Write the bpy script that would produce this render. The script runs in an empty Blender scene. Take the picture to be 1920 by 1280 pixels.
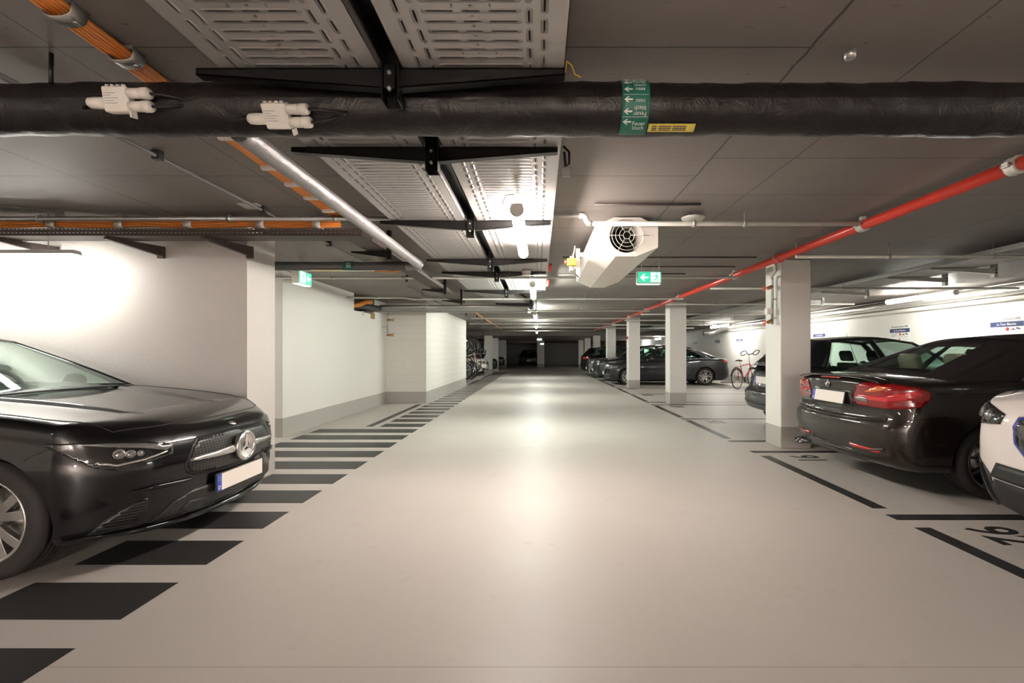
import bpy, bmesh, math, random
from mathutils import Vector, Matrix, geometry
from mathutils.bvhtree import BVHTree
random.seed(7)
PI = math.pi
S = bpy.context.scene
COL = S.collection

# ---------------------------------------------------------------- camera, world, exposure
FPX, CX, CY, EYE = 900.0, 1010.0, 660.0, 1.25
CEIL = 2.45
cam = bpy.data.cameras.new('camera'); camo = bpy.data.objects.new('camera', cam); COL.objects.link(camo)
camo.location = (0, 0, EYE); camo.rotation_euler = (PI/2, 0, 0)
cam.sensor_width = 36.0; cam.sensor_fit = 'HORIZONTAL'; cam.lens = 36.0*FPX/1920.0
cam.shift_x = -(CX-960)/1920.0; cam.shift_y = (CY-640)/1920.0
cam.clip_start = 0.05; cam.clip_end = 200
S.camera = camo
w = bpy.data.worlds.new('world'); S.world = w; w.use_nodes = True
w.node_tree.nodes['Background'].inputs[0].default_value = (0.9, 0.85, 0.8, 1)
w.node_tree.nodes['Background'].inputs[1].default_value = 0.02
S.view_settings.view_transform = 'Standard'; S.view_settings.look = 'None'
S.view_settings.exposure = 2.55; S.view_settings.gamma = 1.0; S.view_settings.use_curve_mapping = False
S.cycles.use_denoising = True
S.cycles.max_bounces = 8; S.cycles.diffuse_bounces = 5; S.cycles.glossy_bounces = 4
S.cycles.transmission_bounces = 6; S.cycles.transparent_max_bounces = 12
S.cycles.sample_clamp_indirect = 6.0
S.cycles.caustics_reflective = False; S.cycles.caustics_refractive = False

WARM = (1.0, 0.88, 0.81); COOL = (0.95, 1.0, 0.90)
E_MAIN, E_SIDE = 26.0, 16.0      # lamp emission strengths

# ---------------------------------------------------------------- helpers
def px(x, y, d):                  # a pixel at depth d -> point
    return Vector(((x-CX)*d/FPX, d, EYE-(y-CY)*d/FPX))

class MB:
    def __init__(s): s.v = []; s.f = []; s.m = []; s.cur = 0; s.sm = []; s.smooth = False
    def add(s, vs, fs):
        b = len(s.v); s.v += [tuple(p) for p in vs]
        for f in fs: s.f.append(tuple(b+i for i in f)); s.m.append(s.cur); s.sm.append(s.smooth)
        return s
    def box(s, x0, x1, y0, y1, z0, z1):
        vs = [(x0,y0,z0),(x1,y0,z0),(x1,y1,z0),(x0,y1,z0),(x0,y0,z1),(x1,y0,z1),(x1,y1,z1),(x0,y1,z1)]
        k = s.smooth; s.smooth = False
        s.add(vs, [(0,3,2,1),(4,5,6,7),(0,1,5,4),(1,2,6,5),(2,3,7,6),(3,0,4,7)]); s.smooth = k
        return s
    def prism(s, pts, axis, a, b):    # pts 2D polygon, extruded along axis
        n = len(pts); vs = []
        for t in (a, b):
            for p in pts:
                vs.append({'x': (t, p[0], p[1]), 'y': (p[0], t, p[1]), 'z': (p[0], p[1], t)}[axis])
        k = s.smooth; s.smooth = False
        s.add(vs, [tuple(range(n))[::-1], tuple(range(n, 2*n))] + [(i, (i+1)%n, n+(i+1)%n, n+i) for i in range(n)]); s.smooth = k
        return s
    def tube(s, pts, r, n=12, cap=True, closed=False):
        pts = [Vector(p) for p in pts]; m = len(pts); rs = r if isinstance(r, (list, tuple)) else [r]*m
        k = s.smooth; s.smooth = True
        prev = None; vs = []
        for i, p in enumerate(pts):
            if closed: t = pts[(i+1)%m]-pts[i-1]
            else: t = (pts[min(i+1, m-1)]-pts[max(i-1, 0)])
            t.normalize()
            if prev is None:
                a = Vector((0,0,1)) if abs(t.z) < .9 else Vector((1,0,0))
                u = t.cross(a).normalized()
            else: u = (prev - t*prev.dot(t)).normalized()
            prev = u; q = t.cross(u)
            for j in range(n):
                an = 2*PI*j/n
                vs.append(p + (u*math.cos(an)+q*math.sin(an))*rs[i])
        fs = []
        for i in range(m if closed else m-1):
            for j in range(n):
                a, b = i*n+j, i*n+(j+1)%n; c, d = ((i+1)%m)*n+(j+1)%n, ((i+1)%m)*n+j
                fs.append((a, b, c, d))
        s.add(vs, fs)
        if cap and not closed:
            b = len(s.v)-len(vs); s.smooth = False
            s.f.append(tuple(b+j for j in range(n))[::-1]); s.m.append(s.cur); s.sm.append(False)
            s.f.append(tuple(b+(m-1)*n+j for j in range(n))); s.m.append(s.cur); s.sm.append(False)
        s.smooth = k
        return s
    def bar(s, p0, p1, wd, ht, up=(0,0,1)):   # rectangular bar between two points
        p0, p1 = Vector(p0), Vector(p1); t = (p1-p0).normalized(); u = Vector(up)
        sd = t.cross(u).normalized(); u = sd.cross(t)
        vs = [p+sd*a*wd/2+u*b*ht/2 for p in (p0, p1) for a, b in ((-1,-1),(1,-1),(1,1),(-1,1))]
        k = s.smooth; s.smooth = False
        s.add(vs, [(0,1,2,3),(7,6,5,4),(0,4,5,1),(1,5,6,2),(2,6,7,3),(3,7,4,0)]); s.smooth = k
        return s
    def lathe(s, prof, n=24, c=(0,0,0), axis='z', closed=False):   # prof (r, h)
        k = s.smooth; s.smooth = True; vs = []
        for r, h in prof:
            for j in range(n):
                a = 2*PI*j/n; x, y = r*math.cos(a), r*math.sin(a)
                p = {'z': (x,y,h), 'y': (x,h,y), 'x': (h,x,y)}[axis]
                vs.append((p[0]+c[0], p[1]+c[1], p[2]+c[2]))
        m = len(prof); fs = []
        for i in range(m if closed else m-1):
            for j in range(n): fs.append((i*n+j, i*n+(j+1)%n, ((i+1)%m)*n+(j+1)%n, ((i+1)%m)*n+j))
        s.add(vs, fs); s.smooth = k
        return s
    def grid(s, fn, nu, nv, cu=False):
        k = s.smooth; s.smooth = True
        vs = [fn(i/nu, j/nv) for i in range(nu+1) for j in range(nv+1)]
        fs = [(i*(nv+1)+j, (i+1)*(nv+1)+j, (i+1)*(nv+1)+j+1, i*(nv+1)+j+1) for i in range(nu) for j in range(nv)]
        s.add(vs, fs); s.smooth = k
        return s
    def build(s, name, mat, parent=None, local=False, bevel=0, seg=2, sharp=None, solid=0, fix=True, origin=None):
        me = bpy.data.meshes.new(name)
        off = Vector((0,0,0))
        if parent is not None and not local: off = -world_loc(parent)
        if parent is None and s.v:
            xs = [p[0] for p in s.v]; ys = [p[1] for p in s.v]; zs = [p[2] for p in s.v]
            o = Vector(((min(xs)+max(xs))/2, (min(ys)+max(ys))/2, min(zs))) if origin is None else Vector(origin)
            off = -o
        me.from_pydata([Vector(p)+off for p in s.v], [], s.f)
        mats = mat if isinstance(mat, (list, tuple)) else [mat]
        for q in mats: me.materials.append(q)
        for i, p in enumerate(me.polygons): p.material_index = s.m[i]; p.use_smooth = s.sm[i]
        if fix:
            bm = bmesh.new(); bm.from_mesh(me); bmesh.ops.recalc_face_normals(bm, faces=bm.faces); bm.to_mesh(me); bm.free()
        if sharp: me.set_sharp_from_angle(angle=math.radians(sharp))
        o_ = bpy.data.objects.new(name, me); COL.objects.link(o_)
        if parent is not None: o_.parent = parent
        else: o_.location = -off
        if bevel:
            b = o_.modifiers.new('bevel', 'BEVEL'); b.width = bevel; b.segments = seg; b.limit_method = 'ANGLE'; b.angle_limit = math.radians(40)
        if solid:
            b = o_.modifiers.new('solid', 'SOLIDIFY'); b.thickness = solid; b.offset = 0
        return o_

def world_loc(o):
    v = Vector(o.location)
    while o.parent: o = o.parent; v += Vector(o.location)
    return v
def tag(o, label, cat, group=None, kind=None):
    o['label'] = label; o['category'] = cat
    if group: o['group'] = group
    if kind: o['kind'] = kind
    return o
def struct(o): o['kind'] = 'structure'; return o
def thing(name, label, cat, loc=(0,0,0), rotz=0, group=None):
    o = bpy.data.objects.new(name, None); COL.objects.link(o); o.empty_display_size = .1
    o.location = loc; o.rotation_euler = (0, 0, rotz)
    return tag(o, label, cat, group)
def copy_tree(o, parent=None):
    kids = [c for c in list(o.children)]
    c = o.copy(); COL.objects.link(c); c.parent = parent
    for ch in kids: copy_tree(ch, c)
    return c
ORD = ['nearest', 'second', 'third', 'fourth', 'fifth', 'sixth', 'seventh', 'eighth', 'ninth', 'tenth', 'eleventh', 'twelfth',
       'thirteenth', 'fourteenth', 'fifteenth', 'sixteenth', 'seventeenth', 'eighteenth', 'nineteenth', 'twentieth']
ORD += [t+'-'+u for t in ('twenty', 'thirty', 'forty', 'fifty') for u in ('first', 'second', 'third', 'fourth', 'fifth', 'sixth', 'seventh', 'eighth', 'ninth')]

# ---------------------------------------------------------------- materials
class NT:
    def __init__(s, m): s.t = m.node_tree; s.n = s.t.nodes; s.l = s.t.links
    def new(s, ty, **kw):
        n = s.n.new(ty)
        for k, v in kw.items(): setattr(n, k, v)
        return n
    def link(s, a, b): s.l.new(a, b)
    def math(s, op, a, b=None, c=None):
        n = s.n.new('ShaderNodeMath'); n.operation = op
        for i, v in enumerate((a, b, c)):
            if v is None: continue
            if isinstance(v, (int, float)): n.inputs[i].default_value = v
            else: s.l.new(v, n.inputs[i])
        return n.outputs[0]
    def mix(s, f, a, b):
        n = s.n.new('ShaderNodeMix'); n.data_type = 'RGBA'
        for i, v in ((0, f), (6, a), (7, b)):
            if isinstance(v, (int, float)): n.inputs[i].default_value = v
            elif isinstance(v, tuple): n.inputs[i].default_value = v if len(v) == 4 else v+(1,)
            else: s.l.new(v, n.inputs[i])
        return n.outputs[2]
    def noise(s, vec, scale, detail=3, rough=.55, dist=0):
        n = s.n.new('ShaderNodeTexNoise'); n.inputs['Scale'].default_value = scale; n.inputs['Detail'].default_value = detail
        n.inputs['Roughness'].default_value = rough; n.inputs['Distortion'].default_value = dist
        if vec is not None: s.l.new(vec, n.inputs['Vector'])
        return n.outputs[0]
    def ramp(s, f, a, b):
        n = s.n.new('ShaderNodeMapRange'); n.inputs[1].default_value = a; n.inputs[2].default_value = b; s.l.new(f, n.inputs[0]); return n.outputs[0]
    def bump(s, h, st, dist=.01):
        n = s.n.new('ShaderNodeBump'); n.inputs['Strength'].default_value = st; n.inputs['Distance'].default_value = dist; s.l.new(h, n.inputs['Height']); return n.outputs[0]
    def pos(s):
        g = s.n.new('ShaderNodeNewGeometry'); x = s.n.new('ShaderNodeSeparateXYZ'); s.l.new(g.outputs['Position'], x.inputs[0])
        return g.outputs['Position'], x.outputs[0], x.outputs[1], x.outputs[2], g
    def obj(s):
        g = s.n.new('ShaderNodeTexCoord'); x = s.n.new('ShaderNodeSeparateXYZ'); s.l.new(g.outputs['Object'], x.inputs[0])
        return g.outputs['Object'], x.outputs[0], x.outputs[1], x.outputs[2]

def mat(name, col, rough=.5, metal=0, coat=0, emit=0, ecol=None, nz=None, bump=0, bscale=40, spec=.5, var=.06, alpha=None, trans=0, ior=1.45, coat_rough=.03):
    m = bpy.data.materials.new(name); m.use_nodes = True; n = NT(m); b = m.node_tree.nodes['Principled BSDF']
    b.inputs['Base Color'].default_value = (*col, 1); b.inputs['Roughness'].default_value = rough; b.inputs['Metallic'].default_value = metal
    b.inputs['Coat Weight'].default_value = coat; b.inputs['Coat Roughness'].default_value = coat_rough
    b.inputs['Specular IOR Level'].default_value = spec; b.inputs['IOR'].default_value = ior
    b.inputs['Transmission Weight'].default_value = trans
    if emit: b.inputs['Emission Color'].default_value = (*(ecol or col), 1); b.inputs['Emission Strength'].default_value = emit
    vec = n.obj()[0]
    nf = n.noise(vec, nz or 6.0)
    n.link(n.mix(nf, tuple(c*(1-var) for c in col), tuple(min(1, c*(1+var)) for c in col)), b.inputs['Base Color'])
    if bump: n.link(n.bump(n.noise(vec, bscale, 4), bump), b.inputs['Normal'])
    return m

M = {}
M['white_plastic'] = mat('white_plastic', (.75,.72,.66), .4)
M['black_plastic'] = mat('black_plastic', (.018,.018,.018), .45)
M['rubber'] = mat('rubber', (.03,.027,.026), .7, bump=.15, bscale=120)
M['chrome'] = mat('chrome', (.75,.75,.75), .15, 1)
M['satin_silver'] = mat('satin_silver', (.6,.59,.57), .32, 1)
M['dark_rim'] = mat('dark_rim', (.12,.12,.12), .3, .9)
M['galv'] = mat('galvanised', (.50,.50,.48), .42, .85, nz=25, var=.18)
M['galv_pale'] = mat('galvanised_pale', (.62,.62,.57), .5, .35, nz=20, var=.1)
M['black_steel'] = mat('black_steel', (.008,.0075,.0075), .3, .2)
M['brown_steel'] = mat('brown_steel', (.085,.065,.06), .5, .3, nz=12, var=.2)
M['red_paint'] = mat('red_paint', (.62,.055,.035), .3, coat=.4)
M['orange_cable'] = mat('orange_cable', (.85,.30,.06), .45)
M['brass'] = mat('brass', (.42,.26,.12), .4, .9)
M['yellow'] = mat('yellow_plastic', (.85,.55,.05), .5)
M['conduit'] = mat('grey_conduit', (.15,.145,.14), .5)
M['paint_black'] = mat('floor_paint_black', (.035,.034,.034), .42, nz=30, var=.25, bump=.05, bscale=80)
M['green_label'] = mat('green_label', (.02,.15,.11), .4)
M['letter_white'] = mat('letter_white', (.8,.8,.78), .5)
M['yellow_label'] = mat('yellow_label', (.75,.62,.12), .5)
M['signal_blue'] = mat('sign_blue', (.03,.045,.13), .5)
M['sign_white'] = mat('sign_white', (.80,.80,.78), .4)
M['ink'] = mat('dark_ink', (.06,.06,.09), .6)
M['ink_grey'] = mat('grey_ink', (.30,.30,.34), .6)
M['plate_white'] = mat('plate_white', (.78,.72,.66), .35)
M['plate_blue'] = mat('plate_blue', (.02,.06,.42), .35)
M['black_paint'] = mat('car_paint_black', (.003,.003,.0035), .35, .0, coat=.8, var=.01, spec=.15)
M['brown_paint'] = mat('car_paint_dark_brown', (.018,.013,.010), .35, .25, coat=.9, var=.01, spec=.2)
M['slate_paint'] = mat('car_paint_slate', (.014,.019,.024), .35, .25, coat=1.0, var=.01)
M['graphite_paint'] = mat('car_paint_graphite', (.012,.014,.018), .35, .3, coat=1.0, var=.01)
M['white_paint'] = mat('car_paint_white', (.78,.72,.68), .3, coat=1.0, var=.01)
M['silver_paint'] = mat('car_paint_silver', (.25,.25,.25), .3, .5, coat=1.0, var=.01)
M['cloth_top'] = mat('soft_top_cloth', (.022,.018,.017), .9, bump=.2, bscale=400, spec=.2)
M['interior'] = mat('interior_dark', (.02,.02,.02), .8)
M['beige_leather'] = mat('beige_leather', (.40,.33,.25), .6)
M['lens_dark'] = mat('lens_dark', (.012,.012,.013), .08, coat=1)
M['lens_grey'] = mat('lens_grey', (.20,.20,.20), .12, .5, coat=1)
M['red_lens'] = mat('red_lens', (.22,.004,.006), .12, coat=1)
M['red_bright'] = mat('red_lens_bright', (.50,.02,.025), .2, coat=1)
M['amber_lens'] = mat('amber_lens', (.55,.12,.03), .2, coat=1)
M['blue_accent'] = mat('blue_accent', (.02,.06,.38), .3, coat=1)
M['wood'] = mat('wood', (.30,.20,.08), .7)
def glass_mat():
    m = bpy.data.materials.new('car_glass'); m.use_nodes = True; n = NT(m); n.n.clear()
    o = n.new('ShaderNodeOutputMaterial'); t = n.new('ShaderNodeBsdfTransparent'); g = n.new('ShaderNodeBsdfGlossy'); mx = n.new('ShaderNodeMixShader'); fr = n.new('ShaderNodeFresnel')
    t.inputs[0].default_value = (.88,.96,.93,1); g.inputs['Roughness'].default_value = .02; fr.inputs[0].default_value = 1.4
    n.link(n.math('MULTIPLY', fr.outputs[0], .38), mx.inputs[0]); n.link(t.outputs[0], mx.inputs[1]); n.link(g.outputs[0], mx.inputs[2]); n.link(mx.outputs[0], o.inputs[0])
    return m
M['glass'] = glass_mat()
def clear_lens():
    m = bpy.data.materials.new('clear_lens'); m.use_nodes = True; n = NT(m); n.n.clear()
    o = n.new('ShaderNodeOutputMaterial'); t = n.new('ShaderNodeBsdfTransparent'); g = n.new('ShaderNodeBsdfGlossy'); mx = n.new('ShaderNodeMixShader'); fr = n.new('ShaderNodeFresnel')
    t.inputs[0].default_value = (.8,.8,.8,1); g.inputs['Roughness'].default_value = .02; fr.inputs[0].default_value = 1.6
    n.link(fr.outputs[0], mx.inputs[0]); n.link(t.outputs[0], mx.inputs[1]); n.link(g.outputs[0], mx.inputs[2]); n.link(mx.outputs[0], o.inputs[0])
    return m
M['clear'] = clear_lens()
def foil(name, col, rough, metal, bs, bscale, wrap=.5):
    m = mat(name, col, rough, metal, nz=4, var=.12); n = NT(m); b = m.node_tree.nodes['Principled BSDF']
    p, x, y, z, g = n.pos()
    v = n.new('ShaderNodeTexVoronoi'); v.inputs['Scale'].default_value = bscale*.35; n.link(p, v.inputs['Vector'])
    h = n.math('ADD', n.noise(p, bscale, 5, .7, 1.5), n.math('MULTIPLY', v.outputs['Distance'], .7))
    n.link(n.bump(h, bs, .02), b.inputs['Normal'])
    return m
M['foil_black'] = foil('black_wrap', (.012,.010,.0095), .36, .1, .42, 9)
M['foil_silver'] = foil('silver_foil', (.30,.29,.29), .48, .6, .35, 12)
M['foil_bright'] = foil('silver_foil_bright', (.62,.61,.57), .28, .75, .4, 12)
M['foil_grey'] = foil('grey_wrap', (.10,.10,.10), .45, .2, .4, 14)
def lamp_mat(name, col, e):
    m = mat(name, (.9,.9,.9), .4, emit=e, ecol=col); return m
M['lamp_warm'] = lamp_mat('lamp_diffuser_warm', WARM, E_MAIN)
M['lamp_cool'] = lamp_mat('lamp_diffuser_cool', COOL, E_MAIN*1.05)
M['lamp_behind'] = lamp_mat('lamp_diffuser_behind', (1.0,.87,.80), E_MAIN*.8)
M['lamp_behind_boosted'] = lamp_mat('lamp_diffuser_behind_boosted', (1.0,.87,.80), E_MAIN*15)
M['lamp_left'] = lamp_mat('lamp_diffuser_left', (1,.97,.90), 15.0)
M['lamp_side'] = lamp_mat('lamp_diffuser_side', (1,.97,.90), E_SIDE)
M['exit_green'] = mat('exit_green', (.02,.35,.22), .4, emit=.16, ecol=(.05,.75,.42))
M['exit_white'] = mat('exit_white', (.8,.9,.85), .4, emit=.30, ecol=(.75,1,.88))

def floor_mat():
    m = bpy.data.materials.new('floor_coating'); m.use_nodes = True; n = NT(m); b = n.n['Principled BSDF']
    p, x, y, z, g = n.pos()
    c = n.mix(n.noise(p, .6, 4), (.485,.448,.41), (.565,.527,.485))
    c = n.mix(n.ramp(n.noise(p, 5, 5, .65), .62, .85), c, (.40,.36,.31))
    c = n.mix(n.math('MULTIPLY', n.ramp(n.noise(p, 60, 2), .74, .80), .35), c, (.25,.22,.19))
    # a joint across the aisle and the coating seam beside the markings
    j = n.math('LESS_THAN', n.math('ABSOLUTE', n.math('SUBTRACT', y, 1.907)), .0025)
    c = n.mix(n.math('MULTIPLY', j, .55), c, (.2,.18,.16))
    n.link(c, b.inputs['Base Color'])
    n.link(n.math('ADD', .40, n.math('MULTIPLY', n.noise(p, 3, 4), .14)), b.inputs['Roughness'])
    b.inputs['Specular IOR Level'].default_value = .38
    n.link(n.bump(n.noise(p, 90, 3), .04, .004), b.inputs['Normal'])
    return m
M['floor'] = floor_mat()
def ceil_mat():
    m = bpy.data.materials.new('ceiling_dark_concrete'); m.use_nodes = True; n = NT(m); b = n.n['Principled BSDF']
    p, x, y, z, g = n.pos()
    c = n.mix(n.noise(p, 1.3, 5, .6), (.15,.130,.119), (.23,.203,.188))
    sp = n.new('ShaderNodeMapping'); sp.inputs['Scale'].default_value = (3, 9, 3); n.link(p, sp.inputs['Vector'])
    c = n.mix(n.ramp(n.noise(sp.outputs[0], 4, 4, .7), .66, .74), c, (.05,.042,.038))
    ph = n.math('MULTIPLY', n.math('GREATER_THAN', x, 1.07), .30)
    wob = n.math('MULTIPLY', n.math('SUBTRACT', n.noise(p, 8, 2), .5), .006)
    fy = n.math('ABSOLUTE', n.math('SUBTRACT', n.math('FRACT', n.math('DIVIDE', n.math('ADD', n.math('ADD', y, ph), n.math('ADD', wob, .18)), .69)), .5))
    ly = n.math('LESS_THAN', n.math('ABSOLUTE', n.math('SUBTRACT', fy, .5)), .006)
    w2 = n.math('ADD', x, n.math('MULTIPLY', n.math('SUBTRACT', n.noise(p, 5, 3), .5), .03))
    l = ly
    for xx, hw in ((1.07,.006),(1.58,.004),(-3.18,.006),(-1.9,.003),(2.9,.004),(4.1,.005),(5.6,.004),(-5.4,.005),(-.4,.003)):
        l = n.math('MAXIMUM', l, n.math('LESS_THAN', n.math('ABSOLUTE', n.math('SUBTRACT', w2, xx)), hw))
    c = n.mix(n.math('MULTIPLY', l, .75), c, (.015,.013,.012))
    n.link(c, b.inputs['Base Color']); b.inputs['Roughness'].default_value = .55
    n.link(n.bump(n.math('SUBTRACT', n.noise(p, 25, 4), l), .12, .01), b.inputs['Normal'])
    return m
M['ceiling'] = ceil_mat()
def wall_mat(name, col, band=None, brick=False, bumpy=.1, bz=.28):
    m = bpy.data.materials.new(name); m.use_nodes = True; n = NT(m); b = n.n['Principled BSDF']
    p, x, y, z, g = n.pos()
    c = n.mix(n.noise(p, 2, 4), tuple(q*.96 for q in col), col)
    h = n.noise(p, 45, 4, .6)
    if brick:
        u = n.math('ADD', x, y); cmb = n.new('ShaderNodeCombineXYZ'); n.link(u, cmb.inputs[0]); n.link(z, cmb.inputs[1])
        br = n.new('ShaderNodeTexBrick'); n.link(cmb.outputs[0], br.inputs['Vector']); br.inputs['Scale'].default_value = 1
        br.inputs['Brick Width'].default_value = .5; br.inputs['Row Height'].default_value = .172; br.inputs['Mortar Size'].default_value = .006
        br.inputs['Mortar Smooth'].default_value = .5
        h = n.math('SUBTRACT', n.math('MULTIPLY', h, .3), n.math('MULTIPLY', br.outputs['Fac'], .6))
        c = n.mix(n.math('MULTIPLY', br.outputs['Fac'], .2), c, tuple(q*.6 for q in col))
    if band:
        c = n.mix(n.math('LESS_THAN', z, bz), c, band)
    n.link(c, b.inputs['Base Color']); b.inputs['Roughness'].default_value = .6
    n.link(n.bump(h, bumpy, .01), b.inputs['Normal'])
    return m
BAND = (.42,.40,.365)
M['wall'] = wall_mat('wall_white_paint', (.76,.74,.70), BAND)
M['wall_near'] = wall_mat('wall_white_roughcast', (.56,.535,.505), BAND, bumpy=.3)
M['wall_brick'] = wall_mat('wall_white_brick', (.78,.76,.71), BAND, brick=True, bumpy=.5)
M['wall_dim'] = wall_mat('wall_grey_back', (.45,.45,.44), BAND)
def tray_mat(name, col, metal, rough):
    # perforated sheet: local x 0..0.61 across, y along (object coordinates, origin at tray corner)
    m = bpy.data.materials.new(name); m.use_nodes = True; n = NT(m); b = n.n['Principled BSDF']; out = n.n['Material Output']
    o, x, y, z = n.obj()
    def slot(cx, cy, hl, r, along_x):   # distance to a stadium
        dx = n.math('ABSOLUTE', cx); dy = n.math('ABSOLUTE', cy)
        if along_x: dx = n.math('MAXIMUM', n.math('SUBTRACT', dx, hl), 0)
        else: dy = n.math('MAXIMUM', n.math('SUBTRACT', dy, hl), 0)
        d = n.math('SQRT', n.math('ADD', n.math('MULTIPLY', dx, dx), n.math('MULTIPLY', dy, dy)))
        return n.math('SUBTRACT', d, r)
    def rep(v, pitch, ph=0): return n.math('MULTIPLY', n.math('SUBTRACT', n.math('FRACT', n.math('ADD', n.math('DIVIDE', v, pitch), ph)), .5), pitch)
    ry = rep(y, .048)
    rib = slot(n.math('SUBTRACT', x, .304), ry, .148, .0085, True)
    hole = None
    for c0, hl in ((.202,.042),(.302,.026),(.403,.042)):
        d = slot(n.math('SUBTRACT', x, c0), ry, hl, .0035, True); hole = d if hole is None else n.math('MINIMUM', hole, d)
    hole = n.math('MINIMUM', hole, slot(n.math('SUBTRACT', x, .304), rep(y, .048, .5), .002, .004, True))
    emb = rib
    for c0, ph in ((.070,0),(.120,.5),(.487,.5),(.537,0)):
        yy = rep(y, .096, ph)
        hole = n.math('MINIMUM', hole, slot(n.math('SUBTRACT', x, c0), yy, .024, .0035, False))
        emb = n.math('MINIMUM', emb, slot(n.math('SUBTRACT', x, c0), yy, .026, .009, False))
    for c0 in (.245,.365):
        hole = n.math('MINIMUM', hole, slot(n.math('SUBTRACT', x, c0), rep(y, .24, .1), .006, .0025, False))
    hm = n.math('LESS_THAN', hole, 0)
    n.link(n.mix(n.noise(o, 12, 4), tuple(q*.9 for q in col), col), b.inputs['Base Color'])
    b.inputs['Metallic'].default_value = metal; b.inputs['Roughness'].default_value = rough
    mr = n.new('ShaderNodeMapRange'); mr.inputs[1].default_value = -.004; mr.inputs[2].default_value = .004; mr.inputs[3].default_value = 1; mr.inputs[4].default_value = 0
    n.link(emb, mr.inputs[0])
    n.link(n.bump(mr.outputs[0], .8, .006), b.inputs['Normal'])
    t = n.new('ShaderNodeBsdfTransparent'); mx = n.new('ShaderNodeMixShader')
    n.link(hm, mx.inputs[0]); n.link(b.outputs[0], mx.inputs[1]); n.link(t.outputs[0], mx.inputs[2]); n.link(mx.outputs[0], out.inputs[0])
    return m
M['tray'] = tray_mat('perforated_sheet', (.43,.415,.40), .45, .46)
def fine_tray(name, col):
    m = mat(name, col, .5, .4, nz=15, var=.15); n = NT(m); b = n.n['Principled BSDF']; out = n.n['Material Output']
    o, x, y, z = n.obj()
    def rep(v, pitch, ph=0): return n.math('MULTIPLY', n.math('SUBTRACT', n.math('FRACT', n.math('ADD', n.math('DIVIDE', v, pitch), ph)), .5), pitch)
    a = n.math('ADD', x, z)
    h = n.math('MULTIPLY', n.math('LESS_THAN', n.math('ABSOLUTE', rep(a, .035)), .010), n.math('LESS_THAN', n.math('ABSOLUTE', rep(n.math('ADD', y, z), .03)), .004))
    t = n.new('ShaderNodeBsdfTransparent'); mx = n.new('ShaderNodeMixShader')
    n.link(h, mx.inputs[0]); n.link(b.outputs[0], mx.inputs[1]); n.link(t.outputs[0], mx.inputs[2]); n.link(mx.outputs[0], out.inputs[0])
    return m
M['tray_brown'] = fine_tray('perforated_brown', (.10,.078,.07))
M['tray_grey'] = fine_tray('perforated_grey', (.42,.42,.40))
# ---------------------------------------------------------------- the shell
YB = -9.0; XL = -8.3; XR = 8.2; YE = 52.0; YD = 27.4; ZD = 2.2
def sbox(name, m, *a):
    return struct(MB().box(*a).build(name, M[m]))
sbox('floor', 'floor', XL-.2, XR+.2, YB-.2, YE+.2, -.15, 0)
sbox('ceiling', 'ceiling', XL-.2, XR+.2, YB-.2, YE+.2, CEIL, CEIL+.2)
sbox('trim_1', 'ceiling', XL, XR, YD, YE, ZD, CEIL+.02)       # the lowered far part of the slab
sbox('wall_right', 'wall', XR, XR+.2, YB, YE, 0, CEIL)
sbox('wall_back', 'wall_dim', XL, XR, YE, YE+.2, 0, CEIL)
sbox('wall_far_right', 'wall_dim', .47, XR, 48.8, 49.0, 0, ZD)
sbox('wall_behind_camera', 'wall', XL, XR, YB-.2, YB, 0, CEIL)
sbox('wall_left_outer', 'wall', XL-.2, XL, YB, YE, 0, CEIL)
sbox('wall_left_near', 'wall_near', XL, -2.77, 4.56, 5.04, 0, CEIL)
# long left wall with the cable opening cut out of its top
mb = MB(); o0, o1, oz = 9.75, 10.95, 2.10
mb.prism([(7.03,0),(11.9,0),(11.9,CEIL),(o1,CEIL),(o1,oz),(o0,oz),(o0,CEIL),(7.03,CEIL)], 'x', -4.0, -3.75)
struct(mb.build('wall_left', M['wall']))
sbox('wall_left_return', 'wall', XL, -4.0, 7.03, 7.23, 0, CEIL)
sbox('wall_left_brick', 'wall_brick', -4.0, -2.765, 11.8, 18.3, 0, CEIL)
def pillar(name, x0, x1, y0, y1, zt, lab, m='wall'):
    o = MB().box(x0, x1, y0, y1, 0, zt).build(name, M[m], bevel=.012)
    o['kind'] = 'structure'; return tag(o, lab, 'pillar', kind='structure')
for i, y0 in enumerate((6.23, 11.48, 16.73, 21.98, 27.5, 32.7, 37.9)):
    pillar('pillar', 3.14, 3.535, y0, y0+.42, CEIL if y0 < YD else ZD,
           'square white pillar with grey foot, %s in the row beside the right-hand bays' % ORD[i])
for i, (x0, x1, y0) in enumerate(((-3.12,-2.68,27.5),(-3.10,-2.72,32.3),(-3.2,-2.57,37.9))):
    pillar('pillar', x0, x1, y0, y0+.42, ZD, 'pale pillar far back on the left of the aisle, %s of three' % ORD[i])
pillar('pillar', -.13, .47, 40.0, 40.6, ZD, 'pale pillar standing in the middle of the dark far end')
sbox('trim_2', 'ceiling', -8, -.13, 40.0, 40.3, 2.0, ZD)

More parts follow.
